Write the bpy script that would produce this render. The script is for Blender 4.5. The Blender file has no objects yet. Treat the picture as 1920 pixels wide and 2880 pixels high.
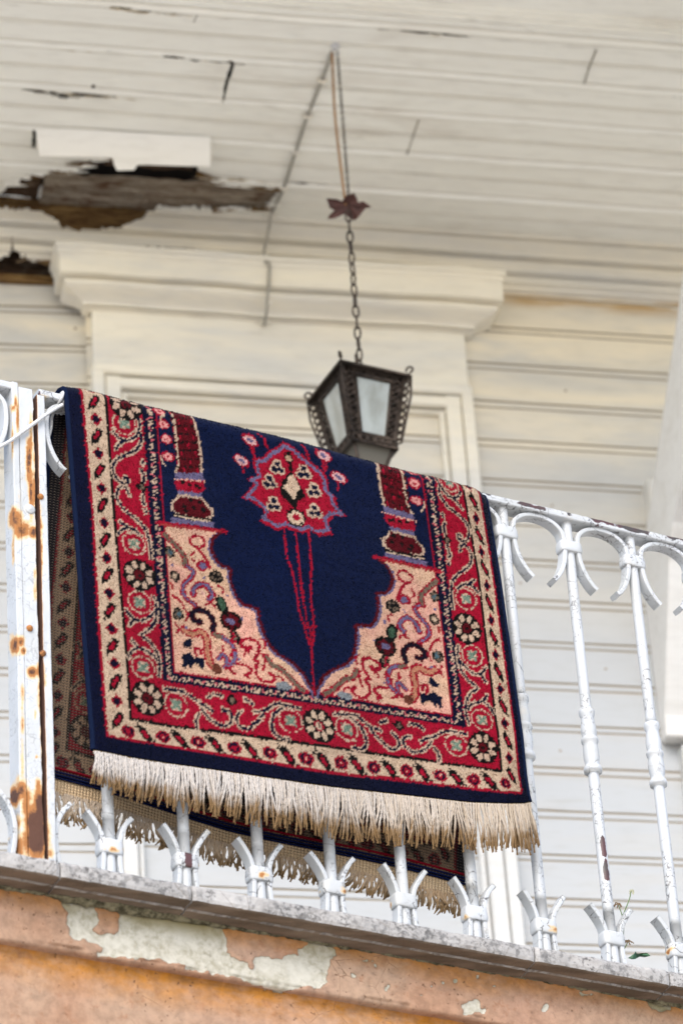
import bpy, math, random
import numpy as np
from mathutils import Vector, Matrix
random.seed(7); rng = np.random.RandomState(11)
sc = bpy.context.scene
COL = sc.collection

# ------------------------------------------------------------------ camera, sky, sun, exposure
FPX = 11062.0
pit, rol, yaw, RA = [math.radians(v) for v in (32.368, -4.1836, 13.382, 16.387)]
fw = np.array([math.sin(yaw)*math.cos(pit), math.cos(yaw)*math.cos(pit), math.sin(pit)])
rt = np.array([math.cos(yaw), -math.sin(yaw), 0.0]); up = np.cross(rt, fw)
CX = rt*math.cos(rol)+up*math.sin(rol); CY = -rt*math.sin(rol)+up*math.cos(rol)
C0 = np.array([0.0, 0.0, 1.6])
cd = bpy.data.cameras.new('camera'); cam = bpy.data.objects.new('camera', cd); COL.objects.link(cam)
M = Matrix(((CX[0], CY[0], -fw[0], C0[0]), (CX[1], CY[1], -fw[1], C0[1]), (CX[2], CY[2], -fw[2], C0[2]), (0, 0, 0, 1)))
cam.matrix_world = M
cd.sensor_fit = 'VERTICAL'; cd.sensor_height = 36.0; cd.sensor_width = 24.0
cd.lens = FPX/2880*36; cd.clip_start = 0.1; cd.clip_end = 500
cd.dof.use_dof = True; cd.dof.focus_distance = 6.42; cd.dof.aperture_fstop = 4.6
sc.camera = cam

w = bpy.data.worlds.new("World"); sc.world = w; w.use_nodes = True
nt = w.node_tree; bg = nt.nodes['Background']
sky = nt.nodes.new('ShaderNodeTexSky'); sky.sky_type = 'NISHITA'; sky.sun_disc = False
SUN_EL, SUN_AZ = math.radians(42), math.radians(200)     # azimuth clockwise from +Y
sky.sun_elevation = SUN_EL; sky.sun_rotation = SUN_AZ
sky.air_density = 1.0; sky.dust_density = 2.0
nt.links.new(sky.outputs[0], bg.inputs[0]); bg.inputs[1].default_value = 0.15
sd = bpy.data.lights.new('sun', 'SUN'); sd.energy = 1.5; sd.angle = math.radians(50); sd.color = (1.0, 0.985, 0.96)
so = bpy.data.objects.new('sun', sd); COL.objects.link(so)
sv = Vector((math.sin(SUN_AZ)*math.cos(SUN_EL), math.cos(SUN_AZ)*math.cos(SUN_EL), math.sin(SUN_EL)))
so.rotation_euler = sv.to_track_quat('Z', 'Y').to_euler()
sc.view_settings.view_transform = 'Standard'; sc.view_settings.look = 'None'
sc.view_settings.gamma = 1.0; sc.view_settings.exposure = 0.97

# ------------------------------------------------------------------ survey of the place (planes measured from the photograph)
def ray(x, y):
    x = np.asarray(x, float); y = np.asarray(y, float)
    return fw + np.multiply.outer((x-960)/FPX, CX) - np.multiply.outer((y-1440)/FPX, CY)
def onplane(x, y, pt, n):
    d = ray(x, y); t = ((pt-C0) @ n)/(d @ n)
    return C0 + d*(t[..., None] if np.ndim(t) else t)
er = np.array([math.cos(RA), math.sin(RA), 0.0]); nr = np.array([math.sin(RA), -math.cos(RA), 0.0])
ez = np.array([0, 0, 1.0])
P0 = C0 + fw*6.46
def onrail(x, y, off=0.0): return onplane(x, y, P0+nr*off, nr)
B0 = np.array([P0[0], P0[1], 0.0])
def RW(u, off, z):                       # along the railing, outward, up -> world
    u, off, z = np.broadcast_arrays(np.asarray(u, float), np.asarray(off, float), np.asarray(z, float))
    return B0 + u[..., None]*er + off[..., None]*nr + z[..., None]*ez
YW = 7.0
WN = np.array([0, -1.0, 0])
def onwall(x, y, p=0.0): return onplane(x, y, np.array([0, YW-p, 0.0]), WN)
ZC = 6.937
def onceil(x, y, dz=0.0): return onplane(x, y, np.array([0, 0, ZC+dz]), ez)
def proj(P):
    d = np.asarray(P, float)-C0; z = d @ fw
    return 960+FPX*(d @ CX)/z, 1440-FPX*(d @ CY)/z

# ------------------------------------------------------------------ noise
_T = [np.random.RandomState(s).rand(256, 256) for s in range(8)]
def vn(x, y, s=0):
    x = np.asarray(x, float); y = np.asarray(y, float)
    xi = np.floor(x).astype(int); yi = np.floor(y).astype(int); fx = x-xi; fy = y-yi
    fx = fx*fx*(3-2*fx); fy = fy*fy*(3-2*fy); T = _T[s % 8]
    a = T[xi % 256, yi % 256]; b = T[(xi+1) % 256, yi % 256]; c = T[xi % 256, (yi+1) % 256]; d = T[(xi+1) % 256, (yi+1) % 256]
    return (a*(1-fx)+b*fx)*(1-fy)+(c*(1-fx)+d*fx)*fy
def fbm(x, y, s=0, o=4):
    r = 0; a = 0.5; t = 0
    for k in range(o):
        r = r + a*vn(x*2**k+17*k, y*2**k+31*k, s+k); t += a; a *= .55
    return r/t
def inpoly(x, y, poly):
    x = np.asarray(x, float); y = np.asarray(y, float); r = np.zeros(x.shape, bool)
    n = len(poly)
    for i in range(n):
        x1, y1 = poly[i]; x2, y2 = poly[(i+1) % n]
        if y1 == y2: continue
        c = ((y1 > y) != (y2 > y)) & (x < (x2-x1)*(y-y1)/(y2-y1)+x1)
        r ^= c
    return r
def segdist(x, y, pts):
    d = np.full(np.shape(x), 1e9)
    for i in range(len(pts)-1):
        x1, y1 = pts[i]; x2, y2 = pts[i+1]; vx, vy = x2-x1, y2-y1; L = vx*vx+vy*vy+1e-9
        t = np.clip(((x-x1)*vx+(y-y1)*vy)/L, 0, 1)
        d = np.minimum(d, np.hypot(x-x1-t*vx, y-y1-t*vy))
    return d
def lin(h):
    c = np.array([int(h[i:i+2], 16) for i in (0, 2, 4)])/255.0
    return np.where(c <= .04045, c/12.92, ((c+.055)/1.055)**2.4)

# ------------------------------------------------------------------ mesh helpers
def link(name, me, mat=None, parent=None):
    o = bpy.data.objects.new(name, me); COL.objects.link(o)
    if mat:
        for m in (mat if isinstance(mat, (list, tuple)) else [mat]): me.materials.append(m)
    if parent is not None: o.parent = parent
    return o
def wloc(parent):
    L = np.zeros(3); p = parent
    while p is not None:
        L = L+np.array(p.location); p = p.parent
    return L
def mesh(name, V, F, mat=None, parent=None, smooth=False, mi=None, col=None, attr=None, quads=None):
    V = np.asarray(V, float)-wloc(parent); me = bpy.data.meshes.new(name)
    if isinstance(F, np.ndarray):
        n, k = F.shape
        me.vertices.add(len(V)); me.vertices.foreach_set('co', V.astype(np.float32).ravel())
        me.loops.add(n*k); me.loops.foreach_set('vertex_index', F.astype(np.int32).ravel())
        me.polygons.add(n); me.polygons.foreach_set('loop_start', np.arange(0, n*k, k, dtype=np.int32))
        me.polygons.foreach_set('loop_total', np.full(n, k, dtype=np.int32))
        me.update(calc_edges=True)
    else:
        me.from_pydata([tuple(v) for v in V], [], F)
    me.polygons.foreach_set('use_smooth', np.full(len(me.polygons), bool(smooth)))
    if mi is not None: me.polygons.foreach_set('material_index', np.asarray(mi, np.int32))
    if col is not None:
        a = me.color_attributes.new('Col', 'FLOAT_COLOR', 'POINT')
        c = np.ones((len(V), 4), np.float32); c[:, :3] = col; a.data.foreach_set('color', c.ravel())
    if attr:
        for k_, v_ in attr.items():
            a = me.attributes.new(k_, 'FLOAT', 'POINT'); a.data.foreach_set('value', np.asarray(v_, np.float32).ravel())
    me.validate()
    return link(name, me, mat, parent)
def gridF(n, m, keep=None, flip=False):
    i = np.arange(n*m).reshape(n, m)
    a, b, c, d = i[:-1, :-1], i[1:, :-1], i[1:, 1:], i[:-1, 1:]
    F = np.stack([a, b, c, d] if not flip else [d, c, b, a], -1)
    F = F[keep] if keep is not None else F.reshape(-1, 4)
    return F.reshape(-1, 4)
class MB:
    def __init__(s): s.V = []; s.F = []; s.n = 0
    def add(s, V, F):
        s.V.append(np.asarray(V, float)); s.F += [tuple(int(i)+s.n for i in f) for f in F]; s.n += len(V)
    def build(s, name, mat, parent=None, smooth=False):
        return mesh(name, np.concatenate(s.V), s.F, mat, parent, smooth)
    def box(s, o, ax, ay, az, bev=0.0):          # origin corner + three edge vectors
        o, ax, ay, az = [np.asarray(v, float) for v in (o, ax, ay, az)]
        V = [o+ax*i+ay*j+az*k for k in (0, 1) for j in (0, 1) for i in (0, 1)]
        s.add(V, [(0, 2, 3, 1), (4, 5, 7, 6), (0, 1, 5, 4), (2, 6, 7, 3), (0, 4, 6, 2), (1, 3, 7, 5)])
    def sweep(s, P, A, B, sec, closed=False, caps=True):   # path P, section axes A,B per point, section (k,2)
        P = np.asarray(P, float); n = len(P); k = len(sec); V = []
        for i in range(n):
            for a, b in (sec[i] if np.ndim(sec) == 3 else sec): V.append(P[i]+A[i]*a+B[i]*b)
        F = []
        for i in range(n-1 if not closed else n):
            j = (i+1) % n; kk = len(sec[0]) if np.ndim(sec) == 3 else k
            for q in range(kk): F.append((i*kk+q, j*kk+q, j*kk+(q+1) % kk, i*kk+(q+1) % kk))
        kk = len(sec[0]) if np.ndim(sec) == 3 else k
        if caps and not closed: F += [tuple(range(kk-1, -1, -1)), tuple((n-1)*kk+q for q in range(kk))]
        s.add(V, F)
    def tube(s, P, r, sides=8, caps=True, closed=False):
        P = np.asarray(P, float); n = len(P); r = np.broadcast_to(np.asarray(r, float), (n,))
        T = np.gradient(P, axis=0) if n > 2 else np.tile(P[-1]-P[0], (n, 1))
        if closed: T = np.roll(P, -1, 0)-np.roll(P, 1, 0)
        T /= np.linalg.norm(T, axis=1)[:, None]+1e-12
        a = np.array([0, 0, 1.0]) if abs(T[0][2]) < .9 else np.array([1.0, 0, 0]); A = []; B = []
        for t in T:
            a = a-t*(a @ t); a /= np.linalg.norm(a)+1e-12; A.append(a.copy()); B.append(np.cross(t, a))
        an = np.arange(sides)*2*math.pi/sides
        sec = np.stack([np.stack([np.cos(an)*ri, np.sin(an)*ri], -1) for ri in r])
        s.sweep(P, A, B, sec, closed, caps)
    def lathe(s, c, prof, sides=20, ax=None, bx=None, axis=None):
        ax = np.array([1.0, 0, 0]) if ax is None else ax; bx = np.array([0, 1.0, 0]) if bx is None else bx
        axis = np.array([0, 0, 1.0]) if axis is None else axis
        P = [np.asarray(c, float)+axis*h for r, h in prof]
        an = np.arange(sides)*2*math.pi/sides
        sec = np.stack([np.stack([np.cos(an)*r, np.sin(an)*r], -1) for r, h in prof])
        s.sweep(P, [ax]*len(P), [bx]*len(P), sec)
def crm(pts, n=6):
    P = np.asarray(pts, float); Q = np.vstack([2*P[0]-P[1], P, 2*P[-1]-P[-2]]); out = []
    for i in range(len(P)-1):
        p0, p1, p2, p3 = Q[i:i+4]
        for t in np.linspace(0, 1, n, endpoint=False):
            out.append(.5*((2*p1)+(p2-p0)*t+(2*p0-5*p1+4*p2-p3)*t*t+(3*p1-p0-3*p2+p3)*t**3))
    out.append(P[-1]); return np.array(out)
def thing(name, label, cat, loc=(0, 0, 0), group=None, kind=None):
    o = bpy.data.objects.new(name, None); COL.objects.link(o); o.location = [float(v) for v in loc]
    o.empty_display_size = .1; return tag(o, label, cat, group, kind)
def tag(o, label, cat, group=None, kind=None):
    if label: o['label'] = label
    if cat: o['category'] = cat
    if group: o['group'] = group
    if kind: o['kind'] = kind
    return o
def part(name, parent, loc=None, label=None):           # an Empty part that carries sub-parts
    o = bpy.data.objects.new(name, None); COL.objects.link(o); o.parent = parent
    if loc is not None: o.location = [float(v) for v in np.asarray(loc)-wloc(parent)]
    if label: o['label'] = label
    return o

# ------------------------------------------------------------------ material helpers
class Mat:
    def __init__(s, name, rough=.6, spec=.5):
        s.m = bpy.data.materials.new(name); s.m.use_nodes = True; s.t = s.m.node_tree
        s.b = s.t.nodes['Principled BSDF']; s.b.inputs['Roughness'].default_value = rough
        s.b.inputs['Specular IOR Level'].default_value = spec
        g = s.n('ShaderNodeNewGeometry'); s.pos = g.outputs['Position']; s.nor = g.outputs['Normal']
    def n(s, t, **k):
        nd = s.t.nodes.new(t)
        for a, v in k.items(): setattr(nd, a, v)
        return nd
    def put(s, inp, v):
        if hasattr(v, 'is_linked'): s.t.links.new(v, inp)
        elif isinstance(v, (tuple, list, np.ndarray)): inp.default_value = tuple(v)+(1.0,) if len(v) == 3 and len(inp.default_value) == 4 else tuple(v)
        else: inp.default_value = v
    def math(s, op, a, b=0.0, c=0.0, clamp=False):
        nd = s.n('ShaderNodeMath', operation=op, use_clamp=clamp)
        s.put(nd.inputs[0], a); s.put(nd.inputs[1], b); s.put(nd.inputs[2], c); return nd.outputs[0]
    def scale(s, sx, sy, sz, vec=None):
        nd = s.n('ShaderNodeVectorMath', operation='MULTIPLY'); s.put(nd.inputs[0], vec or s.pos); nd.inputs[1].default_value = (sx, sy, sz); return nd.outputs[0]
    def noise(s, sc_, det=4, rough=.55, vec=None, dist=0.0):
        nd = s.n('ShaderNodeTexNoise'); nd.inputs['Scale'].default_value = sc_; nd.inputs['Detail'].default_value = det
        nd.inputs['Roughness'].default_value = rough; nd.inputs['Distortion'].default_value = dist; s.put(nd.inputs['Vector'], vec or s.pos); return nd.outputs['Fac']
    def voro(s, sc_, feature='DISTANCE_TO_EDGE', vec=None, rnd=1.0):
        nd = s.n('ShaderNodeTexVoronoi', feature=feature); nd.inputs['Scale'].default_value = sc_; nd.inputs['Randomness'].default_value = rnd
        s.put(nd.inputs['Vector'], vec or s.pos); return nd.outputs['Distance']
    def ramp(s, v, a, b, lo=0.0, hi=1.0):
        nd = s.n('ShaderNodeMapRange', interpolation_type='SMOOTHSTEP'); s.put(nd.inputs[0], v)
        for i, q in enumerate((a, b, lo, hi)): s.put(nd.inputs[i+1], q)
        return nd.outputs[0]
    def mix(s, f, a, b, mode='MIX'):
        nd = s.n('ShaderNodeMix', data_type='RGBA', blend_type=mode); s.put(nd.inputs[0], f); s.put(nd.inputs[6], a); s.put(nd.inputs[7], b); return nd.outputs[2]
    def attr(s, name, out='Fac'):
        nd = s.n('ShaderNodeAttribute', attribute_name=name); return nd.outputs[out]
    def bump(s, h, strength=.3, dist=.001):
        nd = s.n('ShaderNodeBump'); s.put(nd.inputs['Height'], h); nd.inputs['Strength'].default_value = strength; nd.inputs['Distance'].default_value = dist
        s.t.links.new(nd.outputs[0], s.b.inputs['Normal']); return nd
    def base(s, c): s.put(s.b.inputs['Base Color'], c)
    def z(s):
        nd = s.n('ShaderNodeSeparateXYZ'); s.put(nd.inputs[0], s.pos); return nd.outputs[2]

def wood_paint(name, base, stain, amt=.5, streak=1.0, top=None):
    m = Mat(name, .55, .35)
    v = m.scale(1.2, 6, 9)
    a = m.ramp(m.noise(2.2*streak, 6, .6, v, .6), .42, .78)
    g = m.noise(60, 3, .5, m.scale(.25, 1, 1))
    big = m.ramp(m.noise(1.3, 3, .5), .35, .7)
    c = m.mix(m.math('MULTIPLY', a, m.math('MULTIPLY', big, amt)), base, stain)
    if top is not None:                                   # yellowed, rain-stained upper boards under the eave
        zz = m.z(); f = m.math('MULTIPLY', m.ramp(zz, top[0], top[1]), m.ramp(m.noise(1.6, 5, .6, m.scale(1, 4, 5), .5), .3, .72, .25, .95))
        c = m.mix(f, c, top[2])
    if name == 'siding paint':
        zz = m.z(); xx = m.n('ShaderNodeSeparateXYZ'); m.put(xx.inputs[0], m.pos)
        bnd = m.math('MULTIPLY', m.ramp(zz, 6.725, 6.765), m.ramp(zz, 6.775, 6.81, 1, .5)); bnd = m.math('MULTIPLY', bnd, m.ramp(xx.outputs[0], 2.0, 2.15))
        bnd = m.math('MULTIPLY', bnd, m.ramp(m.noise(3.2, 5, .6, m.scale(1.2, 4, 8), .8), .36, .62)); c = m.mix(bnd, c, (.46, .29, .11))
    c = m.mix(m.ramp(m.noise(5, 7, .68, m.scale(.6, 3, 12), 1.2), .60, .72, 0, .32), c, tuple(np.array(stain)*.62))
    c = m.mix(m.ramp(g, .45, .8, 0, .12), c, tuple(np.array(stain)*.5))
    m.base(c)
    h = m.math('ADD', m.math('MULTIPLY', m.noise(220, 3, .5, m.scale(.12, 1, 1)), .5), m.math('MULTIPLY', m.noise(14, 3), .8))
    m.bump(h, .25, .0012)
    return m.m
PW = (.71, .68, .615)
siding_m = wood_paint('siding paint', (.44, .455, .465), (.50, .43, .32), .35, 1, (5.7, 6.62, (.85, .75, .56)))
groove_m = wood_paint('dirty groove', (.40, .34, .25), (.34, .21, .09), .8)
ceil_m = wood_paint('soffit paint', (.90, .885, .80), (.52, .45, .35), .5)
ceilg_m = wood_paint('soffit groove', (.80, .77, .67), (.36, .30, .22), .5)
trim_m = wood_paint('trim paint', (.58, .58, .565), (.60, .49, .34), .4, 1, (5.8, 6.5, (.88, .81, .65)))
cream_m = wood_paint('cream board', (.95, .935, .86), (.75, .68, .52), .25)
strut_m = wood_paint('strut paint', (.72, .71, .68), (.45, .41, .34), .5)

def lath_mat():
    m = Mat('rotten lath', .9, .1)
    v = m.scale(3, 40, 40); a = m.noise(3.5, 8, .7, v, 1.2); b = m.noise(7, 5, .6)
    c = m.mix(m.ramp(a, .38, .62), (.035, .02, .012), (.26, .19, .12))
    c = m.mix(m.ramp(b, .45, .66), c, (.34, .21, .09), 'MIX')
    c = m.mix(m.ramp(m.noise(22, 5, .7, m.scale(.5, 2, 2)), .55, .7, 0, .9), c, (.03, .02, .015))
    m.base(m.mix(m.ramp(m.noise(2.3, 2), .45, .6), c, m.mix(m.ramp(a, .3, .6), (.12, .085, .055), (.36, .31, .24)))); m.bump(a, .9, .01); return m.m
lath_m = lath_mat()
def lath_v(name, a_, b_, c3):
    m = Mat(name, .9, .1); v = m.scale(2.2, 30, 30); a = m.noise(4, 8, .72, v, 1.0)
    c = m.mix(m.ramp(a, .36, .64), a_, b_); c = m.mix(m.ramp(m.noise(26, 5, .7, m.scale(.6, 2, 2)), .52, .66, 0, .85), c, c3); m.base(c); m.bump(a, 1.0, .012); return m.m
lath_g = lath_v('weathered grey lath', (.20, .14, .09), (.52, .45, .35), (.15, .07, .035))
lath_d = lath_v('dark rotten lath', (.035, .022, .015), (.16, .10, .06), (.30, .24, .17))
lath_o = lath_v('ochre torn wood', (.10, .05, .02), (.40, .25, .10), (.14, .07, .03))
def plain(name, c, rough=.6, metal=0, spec=.5, var=.25, sc_=40):
    m = Mat(name, rough, spec); m.b.inputs['Metallic'].default_value = metal
    m.base(m.mix(m.ramp(m.noise(sc_, 4), .35, .7, 0, 1), c, tuple(np.array(c)*(1-var)))); m.bump(m.noise(sc_*4, 3), .15, .0006); return m.m
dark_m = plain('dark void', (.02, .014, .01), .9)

def iron_mat(name, chips=.0, crackle=1.0, rustz=None, white=(.51, .53, .55)):
    m = Mat(name, .42, .5)
    n1 = m.noise(9, 4)
    warp = m.n('ShaderNodeVectorMath', operation='ADD'); m.put(warp.inputs[0], m.pos)
    nz = m.n('ShaderNodeTexNoise'); nz.inputs['Scale'].default_value = 55; m.put(nz.inputs['Vector'], m.pos)
    s2 = m.n('ShaderNodeVectorMath', operation='SCALE'); m.put(s2.inputs[0], nz.outputs['Color']); s2.inputs['Scale'].default_value = .012
    m.t.links.new(s2.outputs[0], warp.inputs[1])
    e1 = m.voro(95, vec=warp.outputs[0]); e2 = m.voro(36, vec=warp.outputs[0])
    ck1 = m.ramp(e1, .015, .07, 1, 0); ck2 = m.ramp(e2, .008, .032, 1, 0)
    patch = m.ramp(m.noise(16, 3), .5, .62); patch2 = m.ramp(m.noise(11, 3, vec=m.scale(1, 1.3, 1)), .44, .58)
    ck = m.math('MAXIMUM', m.math('MULTIPLY', ck1, patch), m.math('MULTIPLY', ck2, patch2))
    ck = m.math('MULTIPLY', m.math('MULTIPLY', ck, m.ramp(m.noise(130, 3, .6), .42, .54)), crackle, clamp=True)
    c = m.mix(m.ramp(n1, .35, .7), white, tuple(np.array(white)*np.array([.88, .87, .84])))
    c = m.mix(m.ramp(m.noise(30, 5), .58, .8, 0, .35), c, (.50, .42, .28))
    c = m.mix(m.math('MULTIPLY', ck, .9), c, (.07, .062, .06))
    chip = m.attr('chip'); ch = m.ramp(m.math('ADD', chip, m.math('MULTIPLY', m.math('SUBTRACT', m.noise(75, 4, .7), .5), .9)), .48, .53)
    if chips: ch = m.math('MAXIMUM', ch, m.ramp(m.noise(48, 4, .6), .75-chips, .77-chips))
    c = m.mix(ch, c, m.mix(m.ramp(m.noise(30, 2), .4, .6), (.085, .035, .035), (.06, .05, .045)))
    r = m.attr('rust')
    r2 = m.math('ADD', r, m.math('MULTIPLY', m.math('SUBTRACT', m.noise(42, 7, .75), .5), 1.15))
    if rustz:
        zz = m.z(); band = m.math('MULTIPLY', m.ramp(zz, rustz[0], rustz[1]), m.ramp(zz, rustz[1], rustz[2], 1, 0))
        r2 = m.math('MAXIMUM', r2, m.math('MULTIPLY', band, m.ramp(m.noise(23, 3), .50, .72, 0, .85)))
    c = m.mix(m.ramp(r2, .16, .42), c, (.62, .46, .26))
    c = m.mix(m.ramp(r2, .38, .60), c, (.36, .15, .045))
    c = m.mix(m.ramp(r2, .68, .88), c, (.085, .035, .02))
    m.base(c)
    h = m.math('SUBTRACT', m.math('MULTIPLY', m.noise(40, 4), .5), m.math('MAXIMUM', ck, ch))
    m.bump(h, .55, .0012)
    m.put(m.b.inputs['Roughness'], m.ramp(r2, .3, .6, .45, .9))
    return m.m
iron_m = iron_mat('chipped white iron paint', .03, .85)
iron_base_m = iron_mat('white iron paint with rusty collars', 0, 1.0, (4.335, 4.347, 4.362))
iron_rail_m = iron_mat('rail paint', .09, 1.0)
post_m = iron_mat('rusty post paint', 0, .35)

# ------------------------------------------------------------------ ground
gm = Mat('pavement', .9, .2); gm.base(gm.mix(gm.noise(.5, 6), (.56, .51, .44), (.66, .60, .52))); gm.bump(gm.noise(30), .3, .01)
g = mesh('ground', [(-120, -120, 0), (120, -120, 0), (120, 120, 0), (-120, 120, 0)], [(0, 1, 2, 3)], gm.m); g['kind'] = 'structure'

# ================================================================== WOODEN HOUSE
house = thing('wooden_house', 'old white timber house wall and boarded soffit behind the iron balcony railing', 'house', (1.6, YW, 4.2))
X_L, X_R = 0.2, 3.4
Z_BOT = 4.26
# ---- siding: fluted boards, two grooves and a bead per board
def siding(name, xa, xb, ya, yb, zb, zt, off=0.0, cutpolys=(), nx=60, seed=0):
    prof = []                       # (z, depth)
    pitch = .1030; z0 = 6.6728+off
    k = math.ceil((z0-zb)/pitch)+1; ms = []
    zs = []
    for q in range(k, -6, -1):
        zc = z0-q*pitch
        if zc > zt+.05: break
        zs += [(zc-.0100, 0), (zc-.0094, .0026), (zc-.0064, .0026), (zc-.0056, .0002), (zc, -.0004), (zc+.0056, .0002), (zc+.0064, .0034), (zc+.0100, .0034), (zc+.0106, 0)]
    zs = [v for v in zs if zb <= v[0] <= zt]; zs = [(zb, 0)]+zs+[(zt, 0)]
    # refine for cutting
    n = len(zs); t = np.linspace(0, 1, nx)
    Z = np.array([v[0] for v in zs]); D = np.array([v[1] for v in zs])
    X = xa+(xb-xa)*t; Y = ya+(yb-ya)*t
    wob = (vn(np.add.outer(t*3, np.zeros(n)), np.tile(np.floor((Z-z0)/pitch), (nx, 1))*3.1+seed, 3)-.5)*.004
    Zg = Z[None, :]+wob
    V = np.stack([np.repeat(X[:, None], n, 1), Y[:, None]+D[None, :]*1.0+0*wob, Zg], -1)
    F = gridF(nx, n)
    gro = np.array([max(D[i], D[i+1]) > .002 for i in range(n-1)])
    mi = np.tile(gro, (nx-1, 1)).ravel().astype(int)
    if cutpolys:
        cen = V.reshape(-1, 3)[F].mean(1); px, py = proj(cen); keep = np.ones(len(F), bool)
        for pg in cutpolys: keep &= ~inpoly(px+6*(fbm(px/9, py/9, 1)-.5)*2, py+5*(fbm(px/9, py/9, 2)-.5)*2, pg)
        F = F[keep]; mi = mi[keep]
    return mesh(name, V.reshape(-1, 3), F, [siding_m, groove_m], house, False, mi)
XH = 1.120
siding('siding', XH, X_R, YW, YW, Z_BOT, 6.80)
# the crooked stretch of wall left of the window surround is set back and turned slightly
la = math.radians(-3.6)
siding('siding', XH+.03-.95, XH+.03, YW+.02+math.tan(-la)*.95, YW+.02, Z_BOT, 6.742, off=-.004, seed=5)

nm_ = plain('rusty nail head', (.30, .20, .11), .9)
for k_, (xn, kz) in enumerate(((1.10, 1), (2.20, 2), (1.62, 3), (2.14, 5), (2.05, 7), (1.05, 3), (2.22, 9), (2.10, 11))):
    zz = 6.6728-.103*kz+.05; mb = MB(); mb.lathe(np.array([xn, YW+(.0215 if xn < XH else .0006), zz]), [(.0001, -.0012), (.0028, -.001), (.003, .0)], 8, np.array([1.0, 0, 0]), np.array([0, 0, 1.0]), np.array([0, 1.0, 0])); mb.build('nail_head', nm_, house)
# ---- frieze boards between wall and soffit (shallow steps), with the rot hole at the left
H1 = [(-30, 560), (0, 548), (25, 520), (60, 505), (110, 492), (165, 480), (200, 486), (228, 472), (240, 455), (320, 445), (380, 462), (470, 455), (562, 462), (562, 492), (600, 516), (670, 525), (720, 530), (782, 532), (765, 572), (740, 590), (680, 588), (600, 592), (505, 588), (415, 590), (410, 612), (380, 620), (340, 640), (225, 648), (180, 640), (150, 612), (110, 592), (0, 585), (-30, 590)]
H2 = [(3, 745), (10, 722), (30, 716), (34, 668), (40, 705), (62, 716), (90, 735), (125, 742), (158, 738), (150, 760), (152, 772), (100, 772), (60, 782), (15, 770)]
def steps(name, prof, xa, xb, nx, mat, cut=None, y0=YW):
    prof = np.array(prof)            # (projection, z)
    # subdivide
    P = [prof[0]]
    for i in range(1, len(prof)):
        L = np.hypot(*(prof[i]-prof[i-1])); k = max(1, int(L/.0045)) if cut else 1
        for q in range(1, k+1): P.append(prof[i-1]+(prof[i]-prof[i-1])*q/k)
    P = np.array(P); X = np.linspace(xa, xb, nx)
    V = np.stack([np.repeat(X[:, None], len(P), 1), y0-P[None, :, 0]+0*X[:, None], P[None, :, 1]+(vn(X*2.5, X*0, 2)[:, None]-.5)*.004], -1)
    F = gridF(nx, len(P))
    if cut:
        cen = V.reshape(-1, 3)[F].mean(1); px, py = proj(cen); keep = np.ones(len(F), bool)
        for pg in cut: keep &= ~inpoly(px+16*(fbm(px/14, py/9, 1)-.5), py+16*(fbm(px/9, py/8, 2)-.5), pg)
        F = F[keep]
    return mesh(name, V.reshape(-1, 3), F, mat, house)
def zw(y, p=0, x=960): return float(onwall(x, y, p)[2])
crack1 = [(395, 694), (470, 696), (550, 700), (548, 706), (480, 705), (400, 702)]
crack2 = [(640, 716), (652, 722), (668, 729), (645, 730)]
z0, z1, z2, z3, z4 = ZC+.004, zw(683, .03), zw(728, .03), zw(765, .02), 6.785
steps('frieze_board', [(.014, z0), (.014, ZC-.010), (.004, ZC-.012), (.004, ZC-.018), (.016, ZC-.020), (.022, z1+.008), (.036, z1+.004), (.036, z1-.004), (.014, z1-.006), (.014, z1-.012), (.024, z1-.014), (.026, z2+.006), (.038, z2+.001), (.038, z2-.005), (.016, z2-.007), (.016, z2-.012), (.024, z2-.014), (.026, z3), (.012, z3-.002), (.012, z4-.004), (.0, z4-.006)], .6, X_R, 900, trim_m, cut=[H1, H2, crack1, crack2])
# rotten timber behind the hole
MBl = MB(); MBl.box((.3, YW+.050, 6.72), (1.4, 0, 0), (0, .03, 0), (0, 0, .24)); MBl.build('rotten_timber', lath_d, house)
mb = MB()
for i in range(5):
    x0 = 1.00+.028*i*1.3; mb.tube(crm([(x0-.03, YW+.004, 6.775+.01*(i % 2)), (x0, YW-.004, 6.785-.006*(i % 3)), (x0+.04, YW, 6.772)], 4), .004+.001*(i % 3), 6)
mb.build('splinters', lath_m, house, True)

# ---- window surround: cornice, frieze panel, casing
sur = part('window_surround', house, (1.55, YW, 5.6))
XA, XB = 1.131, 1.972
def ret_mold(name, prof, xa, xb, mat, parent):      # moulding with mitred returns at both ends
    pr = np.array(prof); V = []; F = []; n = len(pr)
    for p, z in pr: V.append((xa-p, YW, z))
    for p, z in pr: V.append((xa-p, YW-p-.012, z))
    X = np.linspace(0, 1, 24)[1:-1]
    for t in X:
        for p, z in pr: V.append((xa-p+(xb-xa+2*p)*t, YW-p-.012, z+.0016*math.sin(t*9)+.0012*math.sin(t*23)))
    for p, z in pr: V.append((xb+p, YW-p-.012, z))
    for p, z in pr: V.append((xb+p, YW, z))
    K = len(V)//n
    for i in range(K-1):
        for j in range(n-1): F.append((i*n+j, i*n+j+1, (i+1)*n+j+1, (i+1)*n+j))
    o = mesh(name, V, F, mat, parent); return o
zt = zw(744, .085); zf = zw(821, .085); zc1 = zw(905, .03); zf2 = zw(920, .02)
cy = [(.066, zf-.006)]
for t in np.linspace(0, 1, 9):
    cy.append((.066-.044*t-.010*math.sin(t*2*math.pi)*-1, zf-.008-(zf-.008-zc1)*t))
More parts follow.
